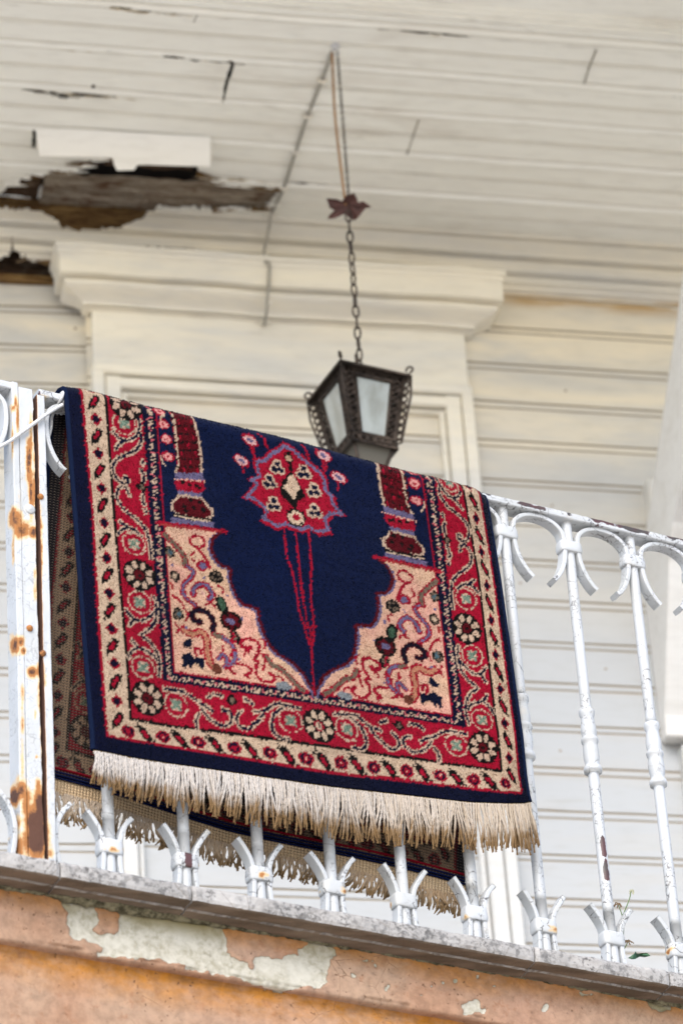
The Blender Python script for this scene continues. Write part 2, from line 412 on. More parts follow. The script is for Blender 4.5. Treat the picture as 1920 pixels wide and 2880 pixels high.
ret_mold('cornice', [(0, zt+.004), (.088, zt+.002), (.088, zt-.010), (.083, zt-.012), (.083, zt-.022), (.079, zt-.025), (.079, zf+.003), (.052, zf+.001), (.052, zf-.004)]+cy+[(.010, zc1-.001), (.010, zc1-.005), (.020, zc1-.006), (.018, zf2), (.004, zf2-.001)], XA, XB, trim_m, sur)
zb1 = zw(1072, .02, 960)
def flat_board(name, xa, xb, za, zb, p, mat, parent, bev=.004, y0=YW, back=0.0):
    V = [(xa, y0-back, za), (xb, y0-back, za), (xb, y0-back, zb), (xa, y0-back, zb), (xa, y0-p+bev, za), (xb, y0-p+bev, za), (xb, y0-p+bev, zb), (xa, y0-p+bev, zb),
         (xa+bev, y0-p, za+bev), (xb-bev, y0-p, za+bev), (xb-bev, y0-p, zb-bev), (xa+bev, y0-p, zb-bev)]
    F = [(0, 1, 5, 4), (1, 2, 6, 5), (2, 3, 7, 6), (3, 0, 4, 7), (4, 5, 9, 8), (5, 6, 10, 9), (6, 7, 11, 10), (7, 4, 8, 11), (8, 9, 10, 11)]
    return mesh(name, V, F, mat, parent)
flat_board('frieze_panel', XA, XB, zb1, zf2+.004, .022, trim_m, sur, .002)
# casing: outer band, groove, inner band, all round the boarded panel
def casing(side):
    s = 1 if side == 'L' else -1; xo = XA if side == 'L' else XB
    for (a, b, p) in ((-.004, .022, .034), (.0235, .058, .028), (.0595, .072, .018)):
        x1, x2 = sorted((xo+s*a, xo+s*b)); flat_board('casing', x1, x2, Z_BOT, zb1-.001-max(a, 0), p, trim_m, sur)
casing('L'); casing('R')
for (a, b, p) in ((-.010, .020, .0335), (.0215, .052, .0275), (.0535, .066, .0175)):
    flat_board('head_casing', XA+max(a, 0)+.001, XB-max(a, 0)-.001, zb1-b-.002, zb1-a-.006, p, trim_m, sur)

# ---- soffit boards
crs = [[(290, 17), (340, 20), (400, 28), (460, 33), (515, 40), (505, 45), (450, 38), (380, 30), (300, 22)], [(455, 156), (520, 160), (570, 160), (560, 165), (500, 165), (460, 162)],
       [(625, 168), (652, 172), (690, 184), (660, 186), (655, 200), (640, 240), (632, 284), (625, 284), (630, 240), (648, 182)], [(60, 254), (140, 262), (230, 268), (310, 272), (300, 277), (225, 275), (175, 280), (150, 270)],
       [(92, 366), (102, 362), (104, 415), (90, 417)], [(1676, 140), (1660, 185), (1643, 234), (1640, 233), (1655, 184), (1672, 139)], [(0, 117), (60, 122), (62, 125), (0, 121)], [(258, 238), (268, 240), (266, 247), (258, 245)],
       [(700, 52), (780, 58), (782, 61), (700, 56)], [(1050, 80), (1110, 84), (1108, 86), (1050, 82)], [(300, 143), (320, 145), (318, 148), (298, 146)]]
Yb = 6.262
ys = []; yk = []
y = YW-.062; pitch = .1475; prof = []
k = 0; Yj = [float(onceil(960, v)[1]) for v in (61, 190, 306, 422, 530)]+[6.9995]
def jn(yc, strong):
    if strong: return [(yc-.013, 0), (yc-.011, .004), (yc-.008, .006), (yc-.006, .001), (yc-.001, -.0055), (yc+.005, -.006), (yc+.009, -.002), (yc+.0105, .005), (yc+.0125, .005), (yc+.014, 0)]
    return [(yc-.006, 0), (yc-.0045, .003), (yc-.0025, .003), (yc-.001, -.0012), (yc+.003, -.0008), (yc+.0045, .003), (yc+.006, .003), (yc+.007, 0)]
pr = [(Yb, 0)]
for i, yj in enumerate(Yj):
    if i: pr += jn((Yj[i-1]+yj)/2, False)
    if i < 5: pr += jn(yj, True)
pr = [q for q in pr if q[0] < YW-.012]+[(YW-.008, 0)]
out = [pr[0]]
for a, b in zip(pr[:-1], pr[1:]):
    kk = max(1, int((b[0]-a[0])/.006))
    for q in range(1, kk+1): out.append((a[0]+(b[0]-a[0])*q/kk, a[1]+(b[1]-a[1])*q/kk))
pr = np.array(out)
nx = 1050; X = np.linspace(.35, 3.2, nx)
dz = (fbm(np.add.outer(X*2.2, pr[:, 0]*0), np.add.outer(X*0, pr[:, 0]*9), 1, 3)-.5)*.010
YY = np.repeat(pr[None, :, 0], nx, 0)+(vn(np.add.outer(X*1.5, pr[:, 0]*0), np.add.outer(X*0, np.floor(pr[:, 0]/.147)*3.3), 5)-.5)*.005
V = np.stack([np.repeat(X[:, None], len(pr), 1), YY, ZC+pr[None, :, 1]+dz], -1)
F = gridF(nx, len(pr)); cen = V.reshape(-1, 3)[F].mean(1); px, py = proj(cen); keep = np.ones(len(F), bool)
for i, pg in enumerate([H1]+crs):
    a = 22 if i == 0 else 3
    keep &= ~inpoly(px+a*(fbm(px/22, py/10, 1)-.5), py+a*.8*(fbm(px/14, py/9, 2)-.5), pg)
gro = np.tile(np.array([max(pr[i][1], pr[i+1][1]) > .002 for i in range(len(pr)-1)]), (nx-1, 1)).ravel().astype(int)
soffit = mesh('soffit', V.reshape(-1, 3), F[keep], [ceil_m, ceilg_m], house, False, gro[keep])
sm = soffit.modifiers.new('thickness', 'SOLIDIFY'); sm.thickness = .007; sm.offset = -1 if False else 1
# laths seen in the hole, dark void above
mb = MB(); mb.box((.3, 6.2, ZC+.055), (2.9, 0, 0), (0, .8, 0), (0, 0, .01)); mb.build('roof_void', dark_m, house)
def lath(xa, xb, ya, yb, z, seed, lath_m=lath_d, tilt=0.0):
    X = np.linspace(xa, xb, 120); Yv = np.linspace(0, 1, 14)
    e0 = ya+(fbm(X*18, X*0+seed, 1)-.5)*.02; e1 = yb+(fbm(X*18, X*0+seed+9, 2)-.5)*.022
    Yg = e0[:, None]*(1-Yv)+e1[:, None]*Yv
    Zg = z+tilt*(X[:, None]-xa)+(fbm(X[:, None]*9+0*Yg, Yg*160, seed % 7, 4)-.5)*.016
    return mesh('lath', np.stack([np.repeat(X[:, None], 14, 1), Yg, Zg], -1).reshape(-1, 3), gridF(120, 14), lath_m, house)
def cy_(x, y): return float(onceil(x, y, .02)[1])
LM = 0
ol = MB(); ol.box((.3, YW+.012, 6.842), (1.4, 0, 0), (0, .02, 0), (0, 0, .12)); ol.build('torn_board', lath_o, house); ol = MB(); ol.box((.3, YW+.018, 6.735), (.80, 0, 0), (0, .012, 0), (0, 0, .020)); ol.build('torn_board', lath_o, house)
lath(.75, 1.02, cy_(60, 490), cy_(60, 552), ZC+.020, 3)
lath(1.025, 1.55, cy_(350, 488), cy_(350, 578), ZC+.012, 5, lath_g)
lath(.95, 1.35, cy_(380, 445), cy_(380, 474), ZC+.026, 8, lath_d)
lath(.75, 1.05, cy_(60, 566), cy_(60, 610), ZC+.028, 11, lath_d)
lath(.98, 1.28, cy_(280, 592), cy_(280, 632), ZC+.016, 14, lath_o)
lath(1.0, 1.22, cy_(260, 622), cy_(260, 660), ZC+.012, 17, lath_o)
# thin rusty overlap of peeled boards left hanging under the hole
def in_ceil(px_, py_): return onceil(px_, py_, -.002)
rs = np.random.RandomState(21); top_edge = H1[2:18]; low_edge = H1[18:30]
for kind_, mt_, n_ in (('paint_flake', cream_m, 26), ('splinter', lath_o, 22), ('splinter', lath_g, 14)):
    for i in range(n_):
        edge = H1[2:30]; k_ = rs.randint(len(edge)-1); f_ = rs.rand(); x_ = edge[k_][0]*(1-f_)+edge[k_+1][0]*f_; y_ = edge[k_][1]*(1-f_)+edge[k_+1][1]*f_
        if x_ < 2: continue
        L_ = (12+40*rs.rand())*(1 if rs.rand() > .5 else -1); h_ = 3+5*rs.rand()
        if y_ > 588 and not (x_ > 520): continue
        a_, b_, c_2 = onceil(x_-L_*.3, y_-h_, -.001), onceil(x_-L_*.3, y_+h_, -.001), onceil(x_+L_, y_+h_*(rs.rand()-.5)+L_*.07, -.004-.010*rs.rand())
        V_ = [a_, b_, c_2, a_+ez*.0025, b_+ez*.0025, c_2+ez*.0015]
        mesh(kind_, V_, [(0, 1, 2), (5, 4, 3), (0, 3, 4, 1), (1, 4, 5, 2), (2, 5, 3, 0)], mt_, house)
split_m = plain('open split', (.07, .05, .035), .9, var=.6); torn_m = plain('torn pale wood', (.62, .52, .36), .9, var=.4, sc_=80)
def split(p0_, p1_, wmax, seed, mt=None, dz=-.0032):
    n_ = 60; t_ = np.linspace(0, 1, n_); x_ = p0_[0]+(p1_[0]-p0_[0])*t_; y_ = p0_[1]+(p1_[1]-p0_[1])*t_+5*(fbm(t_*6, t_*0+seed, 1, 4)-.5)
    wv_ = np.clip(fbm(t_*9, t_*0+seed*1.7, 3, 4)-.40, 0, 1)*4*wmax*np.sin(t_*math.pi)**.5+.4
    A_ = onceil(x_, y_-wv_/2, dz); B_ = onceil(x_, y_+wv_/2, dz)
    mesh('board_split', np.stack([A_, B_], 1).reshape(-1, 3), gridF(n_, 2), mt or split_m, house)
for a_, b_, w_, sd_, mt_ in (((290, 17), (520, 40), 7, 1, None), ((300, 24), (540, 48), 7, 2, torn_m), ((660, 46), (800, 60), 4, 3, None), ((0, 118), (330, 146), 5, 4, None), ((20, 124), (420, 156), 9, 5, torn_m), ((440, 156), (690, 182), 7, 6, None), ((560, 168), (650, 176), 7, 16, torn_m),
                         ((60, 252), (330, 274), 7, 7, None), ((150, 262), (400, 284), 7, 8, torn_m), ((1040, 78), (1330, 104), 6, 9, None), ((1060, 84), (1300, 106), 6, 10, torn_m), ((540, 498), (790, 516), 6, 11, torn_m), ((800, 512), (920, 520), 4, 12, split_m), ((1780, 255), (1920, 275), 4, 13, None)):
    split(a_, b_, w_, sd_, mt_)
# loose board hanging with one long edge down
bl = [(102, 362), (250, 366), (400, 374), (592, 385), (592, 468), (500, 466), (388, 462), (378, 478), (330, 479), (322, 462), (318, 444), (200, 441), (112, 438)]
# hinge line on the soffit, tilted so that its far edge hangs lower
hp = onceil(102, 362, -.004); hq = onceil(592, 385, -.004); hd = (hq-hp)/np.linalg.norm(hq-hp)
tl = math.radians(58); dn = np.array([-hd[1], hd[0], 0])*math.cos(tl)+np.array([0, 0, -math.sin(tl)])
nn = np.cross(hd, dn); nn /= np.linalg.norm(nn)
nn = nn if nn[2] > 0 else -nn
bp = [onplane(a, b, hp, nn) for a, b in bl]; bp = np.array(bp); K = len(bp)
fc = mesh('loose_board', np.vstack([bp, bp+nn*.008]), [tuple(range(K)), tuple(range(2*K-1, K-1, -1))]+[(i, i+K, (i+1) % K+K, (i+1) % K) for i in range(K)], cream_m, house)
fc['label'] = 'cream board split off the soffit and hanging loose over the rotten patch'
# ---- outer soffit band beyond the boards, stepped up
mb = MB()
for i, (ya, zz) in enumerate(((Yb-.0005, .004), (Yb-.010, .011), (Yb-.018, .018), (Yb-.026, .026))):
    mb.box((.3, ya-(.0 if i < 3 else .5)-.009, ZC+zz), (2.9, 0, 0), (0, .009+(.5 if i == 3 else 0), 0), (0, 0, .02))
mb.build('eave_band', ceil_m, house)
mb = MB(); mb.box((.1, 5.55, ZC+.08), (3.4, 0, 0), (0, 2.2, 0), (0, 0, .12)); mb.build('roof_slab', ceil_m, house)
# ---- butt joint strips on soffit and side pilaster at right with corbel and strut
def extr(name, poly_, xa, xb, mat, parent, bev=.006):
    K = len(poly_); V = [(xa, y, z) for y, z in poly_]+[(xb, y, z) for y, z in poly_]
    o = mesh(name, V, [tuple(range(K)), tuple(range(2*K-1, K-1, -1))]+[(i, i+K, (i+1) % K+K, (i+1) % K) for i in range(K)], mat, parent)
    b = o.modifiers.new('edges', 'BEVEL'); b.width = bev; b.segments = 2; b.limit_method = 'ANGLE'; return o
extr('eave_bracket', [(YW, 5.615), (6.957, 5.612), (6.952, 5.66), (6.93, 5.703), (6.87, 5.82), (6.80, 5.951), (6.745, 6.015), (6.64, 6.065), (6.50, 6.175), (5.95, 6.62), (5.75, 6.90), (5.92, 6.93), (6.49, 6.463), (6.75, 6.255), (YW, 6.052)], 2.3235, 2.425, strut_m, house)
flat_board('corner_board', 2.359, X_R, Z_BOT, 5.600, .035, trim_m, house, .004)
flat_board('corner_board', 2.350, X_R, 6.02, 6.262, .050, trim_m, house, .006)
flat_board('corner_board', 2.372, X_R, 5.604, 6.016, .030, trim_m, house, .004)
# butt joints between soffit boards: thin shadow gaps with a little filler
jm = plain('joint gap', (.30, .27, .21), .9)
for L in ([(1177, 337), (1160, 386), (1144, 435)], [(1676, 141), (1656, 187), (1643, 233)], [(560, 30), (545, 62)]):
    P = np.array([onceil(a, b, -.0012) for a, b in L]); mb = MB(); mb.tube(P, .0016, 5); mb.build('butt_joint', jm, house)

# ================================================================== BALCONY
balc = thing('balcony', 'stone coping over peeling salmon plaster under the white iron railing', 'balcony', RW(0, 0, 4.2))
def stone_mat():
    m = Mat('weathered marble', .75, .3)
    a = m.noise(9, 6, .6); sp = m.ramp(m.noise(70, 4, .7), .47, .60); pt = m.ramp(m.noise(11, 4, .6), .40, .58)
    c = m.mix(m.ramp(a, .35, .65), (.45, .435, .42), (.345, .33, .315))
    c = m.mix(m.math('MULTIPLY', sp, m.math('ADD', m.math('MULTIPLY', pt, .8), .08)), c, (.11, .105, .10))
    c = m.mix(m.math('MULTIPLY', pt, .35), c, (.2, .2, .2))
    c = m.mix(m.math('MULTIPLY', m.ramp(m.noise(150, 5, .75), .50, .60), m.ramp(m.noise(17, 5, .65), .42, .60, .05, .9)), c, (.085, .08, .078)); ring = m.ramp(m.math('ABSOLUTE', m.math('SUBTRACT', m.voro(52, 'F1'), .28)), .0, .05, .45, 0)
    c = m.mix(m.math('MULTIPLY', ring, m.ramp(m.noise(14), .5, .6)), c, (.17, .165, .16))
    ck = m.ramp(m.voro(7), .002, .006, .5, 0); c = m.mix(ck, c, (.18, .16, .14))
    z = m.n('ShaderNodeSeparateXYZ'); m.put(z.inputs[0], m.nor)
    und = m.ramp(z.outputs[2], -.3, -.8)                 # darker brown on the faces that point down
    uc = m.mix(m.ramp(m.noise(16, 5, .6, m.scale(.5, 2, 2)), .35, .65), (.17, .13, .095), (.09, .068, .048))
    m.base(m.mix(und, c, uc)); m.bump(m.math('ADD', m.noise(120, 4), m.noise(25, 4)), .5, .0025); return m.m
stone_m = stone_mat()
joints = [onrail(a, b, .07) for a, b in ((171, 2422), (540, 2481), (1500, 2640), (1880, 2722))]
ju = [-.95]+[float((j-P0) @ er) for j in joints]+[.95]
def slab(ua, ub, seed):
    # section (off, z) around front edge
    sec = [(-.28, 4.280), (.05, 4.280), (.064, 4.2795), (.069, 4.277), (.0705, 4.272), (.0705, 4.258), (.0690, 4.2525), (.066, 4.2505), (.052, 4.2500), (.046, 4.2500), (.044, 4.247), (.020, 4.2465), (-.28, 4.246)]
    n = max(8, int((ub-ua)/.006)); U = np.linspace(ua+.0012, ub-.0012, n)
    S = [];
    for a, b in zip(sec[:-1], sec[1:]):
        L = math.hypot(b[0]-a[0], b[1]-a[1]); kk = 1 if L > .1 else max(1, int(L/.005))
        for q in range(kk): S.append((a[0]+(b[0]-a[0])*q/kk, a[1]+(b[1]-a[1])*q/kk))
    S.append(sec[-1]); S = np.array(S)
    Ug = np.repeat(U[:, None], len(S), 1)
    nz = fbm(Ug*45, S[None, :, 1]*60+S[None, :, 0]*60+seed, 1, 4)-.5; nz2 = fbm(Ug*160, S[None, :, 1]*200+S[None, :, 0]*200+seed, 3, 3)-.5
    O = S[None, :, 0]-.0018*np.abs(nz)*2+nz2*.0012; Z = S[None, :, 1]+nz*.0022+nz2*.0008
    edge = np.exp(-((S[None, :, 1]-4.277)**2/.000008+(S[None, :, 0]-.069)**2/.00003)); bite = np.clip(fbm(Ug*30, Ug*0+seed, 2, 4)-.55, 0, 1)*edge
    O = O-bite*.02; Z = Z-bite*.015
    endf = np.exp(-(np.minimum(Ug-ua, ub-Ug)/.003)**2)*.0025; O = O-endf
    V = RW(Ug, O, Z).reshape(-1, 3); F = [tuple(f) for f in gridF(n, len(S), flip=True)]
    F += [tuple(range(len(S))), tuple(reversed([(n-1)*len(S)+i for i in range(len(S))]))]
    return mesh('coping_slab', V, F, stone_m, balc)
for i in range(len(ju)-1): slab(ju[i], ju[i+1], i*7.3)

def plaster_mat():
    m = Mat('peeling plaster', .9, .2)
    pe = m.attr('peel'); st = m.attr('stain')
    n = m.noise(5, 5); f = m.noise(90, 5, .65); pit_ = m.ramp(m.noise(150, 3, .6), .30, .36, 1, 0)
    paint = m.mix(m.ramp(n, .35, .65), (.35, .205, .132), (.385, .26, .18))
    paint = m.mix(m.ramp(m.noise(2.1, 4), .45, .7, 0, .5), paint, (.44, .27, .21))
    paint = m.mix(m.math('MULTIPLY', st, m.ramp(m.noise(20, 7, .7, m.scale(1, 1, 2.0)), .32, .66, .35, 1)), paint, (.42, .17, .022))
    paint = m.mix(m.ramp(m.math('MULTIPLY', st, m.noise(22, 5, .65, m.scale(.35, .35, 2))), .50, .68, 0, .6), paint, (.25, .11, .03))
    paint = m.mix(m.math('MULTIPLY', pit_, m.ramp(m.noise(9, 3), .42, .6)), paint, (.12, .06, .035))
    paint = m.mix(m.ramp(m.noise(38, 5, .7), .56, .70, 0, .55), paint, (.27, .12, .06)); ckv = m.ramp(m.voro(15), .002, .007, 1, 0)
    paint = m.mix(m.math('MULTIPLY', m.math('MULTIPLY', ckv, m.ramp(m.noise(60, 3), .45, .55)), m.ramp(m.noise(5, 3), .55, .62)), paint, (.15, .085, .05))
    grey = m.mix(m.ramp(f, .35, .7), (.53, .505, .43), (.34, .315, .24))
    grey = m.mix(m.ramp(m.noise(12, 4), .45, .7, 0, .7), grey, (.55, .53, .46))
    grey = m.mix(m.math('MULTIPLY', m.attr('moss'), m.ramp(m.noise(18, 5), .3, .6)), grey, (.25, .21, .085))
    e = m.ramp(pe, .44, .56)
    rim = m.ramp(m.math('ABSOLUTE', m.math('SUBTRACT', pe, .5)), .0, .07, .7, 0)  # dark rim round each peel: edge shading put into the colour
    mot = m.ramp(m.noise(60, 6, .72), .32, .68, .80, 1.12); sc3 = m.n('ShaderNodeVectorMath', operation='SCALE'); m.put(sc3.inputs[0], paint); m.put(sc3.inputs['Scale'], mot); paint = sc3.outputs[0]
    c = m.mix(e, paint, grey); c = m.mix(rim, c, (.22, .14, .07))
    m.base(c)
    m.bump(m.math('SUBTRACT', m.math('MULTIPLY', f, .35), m.math('ADD', m.math('MULTIPLY', e, .9), m.math('MULTIPLY', pit_, .3))), .9, .0032); return m.m
plaster_m = plaster_mat()
def peelfield(px, py):
    wx = px+42*(fbm(px/30, py/30, 1, 6)-.5); wy = py+42*(fbm(px/30, py/30, 2, 6)-.5)
    polys = [[(140, 2500), (175, 2530), (195, 2575), (205, 2630), (235, 2648), (290, 2670), (270, 2690), (400, 2690), (470, 2705), (560, 2728), (640, 2750), (700, 2765), (800, 2785), (905, 2780), (925, 2720), (945, 2680), (935, 2640), (890, 2650), (850, 2640), (855, 2600), (845, 2575), (700, 2560), (600, 2560), (480, 2560), (320, 2520), (240, 2500)],
             [(1300, 2830), (1355, 2805), (1365, 2850), (1330, 2850), (1300, 2846)], [(1525, 2812), (1545, 2820), (1545, 2845), (1530, 2840)], [(1830, 2790), (1870, 2800), (1900, 2830), (1890, 2850), (1840, 2835), (1820, 2810)]]
    islands = [[(262, 2550), (330, 2555), (335, 2580), (318, 2630), (285, 2632), (258, 2615), (285, 2590), (272, 2565)], [(625, 2612), (720, 2622), (760, 2628), (860, 2640), (845, 2685), (790, 2690), (725, 2695), (705, 2725), (690, 2700), (650, 2695), (642, 2650)], [(525, 2668), (537, 2670), (532, 2678)], [(360, 2695), (440, 2695), (600, 2740), (700, 2755), (640, 2760), (380, 2710)]]
    r = np.zeros(np.shape(px)) if np.ndim(px) else 0
    a = np.zeros(np.shape(px), bool)
    for p in polys: a |= inpoly(wx, wy, p)
    for p in islands: a &= ~inpoly(wx, wy, p)
    sp = (fbm(px/16, py/12, 4, 4) > .70) & (px > 900) & (py < 2800-.0*px)
    a |= sp & (fbm(px/90, py/90, 5, 2) > .48)
    return a.astype(float)
def wallgrid(ua, ub, sec, step, stain, name, labels=None):
    S = []
    for a, b in zip(sec[:-1], sec[1:]):
        L = math.hypot(b[0]-a[0], b[1]-a[1]); kk = max(1, int(L/step))
        for q in range(kk): S.append((a[0]+(b[0]-a[0])*q/kk, a[1]+(b[1]-a[1])*q/kk))
    S.append(sec[-1]); S = np.array(S); U = np.linspace(ua, ub, int((ub-ua)/step))
    Ug = np.repeat(U[:, None], len(S), 1); Og = np.repeat(S[None, :, 0], len(U), 0); Zg = np.repeat(S[None, :, 1], len(U), 0)
    P = RW(Ug, Og, Zg); px, py = proj(P.reshape(-1, 3)); px = px.reshape(Ug.shape); py = py.reshape(Ug.shape)
    pe = peelfield(px, py); k = pe.copy()
    for _ in range(1):
        k[1:-1, 1:-1] = (k[1:-1, 1:-1]*2+k[:-2, 1:-1]+k[2:, 1:-1]+k[1:-1, :-2]+k[1:-1, 2:])/6
    pe = k
    bumpy = (fbm(Ug*40, Zg*40+Og*40, 2, 5)-.5)*.003+(fbm(Ug*9, Zg*9, 4, 3)-.5)*.004
    edge = (np.abs(Zg-4.163) < .006)*np.clip(fbm(Ug*25, Zg*0, 6, 4)-.5, 0, 1)*.012
    P = RW(Ug, Og+bumpy-pe*.0040-edge, Zg+edge*.6)
    st = stain(px, py, Ug, Zg); moss = np.clip(1-(4.246-Zg)/.03, 0, 1)
    return mesh(name, P.reshape(-1, 3), gridF(len(U), len(S), flip=True), plaster_m, balc, True, attr={'peel': pe, 'stain': st, 'moss': moss})
def st_band(px, py, U, Z):
    d = 4.246-Z; return np.clip(1.1-d/.034-.9*(fbm(U*6, U*0, 3, 3)-.5), 0, 1)*.8
wallgrid(-.95, .95, [(.018, 4.262), (.018, 4.168), (.0165, 4.163), (.012, 4.161), (.003, 4.161)], .0026, st_band, 'plaster_band')
def st_low(px, py, U, Z):
    d = 4.160-Z; w_ = .034+.045*fbm(U*4, U*0, 1, 3); return np.clip(1.15-d/w_, 0, 1)
lw = wallgrid(-.95, .95, [(.0035, 4.1625), (-.002, 4.155), (-.004, 4.12), (-.004, 3.7)], .0036, st_low, 'lower_wall')
mesh('lower_wall', RW([-3, 3, 3, -3], [-.01]*4, [0, 0, 3.71, 3.71]), [(0, 1, 2, 3)], plaster_m, balc, attr={'peel': np.zeros(4), 'stain': np.zeros(4), 'moss': np.zeros(4)})
# crumbly mortar under the coping
mm = Mat('mortar', .95, .1); mm.base(mm.mix(mm.ramp(mm.noise(70, 5, .7), .35, .65), (.05, .045, .028), (.22, .20, .13))); mm.bump(mm.noise(150, 4), .8, .003)
U = np.linspace(-.95, .95, 800); A8 = np.linspace(0, 1, 9); Ug = np.repeat(U[:, None], 9, 1)
amt = np.clip(fbm(U*7, U*0, 2, 4)-.38, 0.05, 1)[:, None]*.035+.003
ang = A8[None, :]*math.pi/2; nz = (fbm(Ug*120, ang*6, 1, 3)-.5)*.006
mesh('mortar_joint', RW(Ug, .016+np.sin(ang)*(amt*.9+nz), 4.248-np.cos(ang)*(amt*.6+nz)).reshape(-1, 3), gridF(800, 9, flip=True), mm.m, balc, True)
# balcony floor
fm = MB(); fm.box(RW(-1.5, -.285, 4.246), er*3.0, -nr*1.6, ez*.03); fm.build('floor_slab', plain('floor tile', (.20, .17, .14), .8), balc)

# ================================================================== IRON RAILING
rail = thing('iron_railing', 'white painted wrought iron balcony railing with peeling paint and a rusty post', 'railing', RW(0, 0, 4.28))
ZT = 5.1525; ZU = 5.139                 # rail top, underside
UB = [-.568+.12565*k for k in range(-1, 12)]
UB = [-.442+.12545*(k-2) for k in range(0, 13)]   # k=0 left of post, k=1 the post, k>=2 balusters
ZBASE = 4.279
SECF = lambda wd, th: [(-wd+.001, -th), (wd-.001, -th), (wd, -th+.0012), (wd, th-.0012), (wd-.001, th), (-wd+.001, th), (-wd, th-.0012), (-wd, -th+.0012)]
def strap_mb(mb, uz, wd=.0105, th=.0030, off=0.0):
    uz = np.asarray(uz, float); P = RW(uz[:, 0], off, uz[:, 1]); T = np.gradient(uz, axis=0); T /= np.linalg.norm(T, axis=1)[:, None]
    A = [nr]*len(P); Bn = [er*(-t[1])+ez*t[0] for t in T]
    mb.sweep(P, A, Bn, SECF(wd, th))
def grid_attr(o, f_chip=None, f_rust=None):
    me = o.data; n = len(me.vertices); co = np.zeros(n*3, np.float32); me.vertices.foreach_get('co', co); co = co.reshape(-1, 3)+wloc(o)
    for nm, f in (('chip', f_chip), ('rust', f_rust)):
        v = f(co) if f else np.zeros(n)
        a = me.attributes.new(nm, 'FLOAT', 'POINT'); a.data.foreach_set('value', np.asarray(v, np.float32))
ZCOL = 5.088; ZCB = 4.352
def make_baluster(k, u):
    zs = []
    H = [(.0088, ZBASE-.002), (.0098, ZBASE+.02), (.0092, ZBASE+.06), (.0090, 4.40)]
    z = 4.40
    while z < 4.655: H.append((.0090+.0003*(vn(z*40, k*3.7, 1)-.5), z)); z += .012
    H.append((.0090, 4.6585))
    z = 4.7735
    H.append((.0088, z))
    while z < ZU+.002: H.append((.0088+.0003*(vn(z*40, k*3.7, 1)-.5), z)); z += .012
    H.append((.0088, ZU+.001))
    mb = MB(); mb.lathe(RW(u, 0, 0), H, 18, er, nr)
    root = bpy.data.objects.new('baluster', None)
    o = mb.build('baluster', [iron_m], rail, True)
    def chip(co):
        if k != 9: return np.zeros(len(co))
        px, py = proj(co); vv = np.array([-fw[0], -fw[1], 0]); vv /= np.linalg.norm(vv); vv = vv*.93+er*.37; d = (co-RW(u, 0, 0)) @ vv
        a = np.exp(-((py-2380)/38)**4)+np.exp(-((py-2452)/30)**4)
        return np.clip(a, 0, 1)*np.clip((d-.0045)/.0035, 0, 1)*1.1
    grid_attr(o, chip, lambda co: np.exp(-((co[:, 2]-4.385)/.008)**2)*(.0 if k % 2 else .55))
    # cast sleeve
    mb = MB(); r = [(.0092, 4.776), (.0128, 4.774), (.0135, 4.769), (.0128, 4.764), (.0108, 4.760), (.0112, 4.752), (.0128, 4.742), (.0130, 4.732), (.0120, 4.724), (.0118, 4.7215), (.0142, 4.7195), (.0148, 4.7165), (.0142, 4.713), (.0122, 4.710), (.0128, 4.702), (.0134, 4.692), (.0130, 4.682), (.0116, 4.674), (.0112, 4.670), (.0142, 4.667), (.0152, 4.662), (.0146, 4.657), (.0092, 4.6555)]
    r = [(a*(1+.05*(vn(b*90, k*2.1, 4)-.5)), b) for a, b in r][::-1]
    mb.lathe(RW(u, 0, 0), r, 24, er, nr); s = mb.build('cast_sleeve', [iron_m], o, True); grid_attr(s)
    # collars
    for (zc, wu, wo, hh, mt, nm) in ((ZCOL, .0208, .0130, .0110, iron_m, 'collar'), (ZCB, .0195, .0130, .0125, iron_base_m, 'collar')):
        mb = MB(); P = []; n = 28
        outer = []
        for a in np.linspace(0, 2*math.pi, n, endpoint=False):
            ca, sa = math.cos(a), math.sin(a); q = (abs(ca)**5+abs(sa)**5)**(-1/5)
            outer.append((wu*ca*q, wo*sa*q))
        levels = [(-1, .90), (-.85, 1.0), (-.4, 1.04), (.4, 1.02), (.85, .98), (1, .88)]
        V = []; F = []
        for (h, s_) in levels:
            for (a, b) in outer: V.append(RW(u+a*s_, b*s_, zc+h*hh+.0016*(vn(a*90+k*5, h*2, 2)-.5)))
        L = len(levels)
        for i in range(L-1):
            for j in range(n): F.append((i*n+j, i*n+(j+1) % n, (i+1)*n+(j+1) % n, (i+1)*n+j))
        F += [tuple(reversed(range(n))), tuple((L-1)*n+j for j in range(n))]
        mb.add(V, F); c = mb.build(nm, [mt], o, True); grid_attr(c, (lambda co: ((co-RW(u, 0, 0)) @ nr > .009)*(np.abs((co-RW(u, 0, 0)) @ er) < .007)*.72) if (k == 3 and zc < 4.5) else None)
        m_ = c.modifiers.new('edges', 'BEVEL'); m_.width = .001; m_.segments = 1
    # foot straps (free-ended scroll bars pinched by the lower collar)
    j1, j2 = (rng.rand(2)-.5)*.004
    for s in (-1, 1):
        jj = j1 if s < 0 else j2
        uz = crm([(u+s*.0185, ZBASE), (u+s*.0155, 4.305), (u+s*.0133, 4.330), (u+s*.0130, 4.352), (u+s*.0165, 4.374), (u+s*.0265+jj, 4.394), (u+s*.0370+jj, 4.4085+jj)], 5)
        mb = MB(); strap_mb(mb, uz, .0105, .0037); c = mb.build('scroll_bar', [iron_base_m], o, False); grid_attr(c)
        m_ = c.modifiers.new('edges', 'BEVEL'); m_.width = .0008; m_.segments = 2
    return o
for k in range(2, 13): make_baluster(k, UB[k])
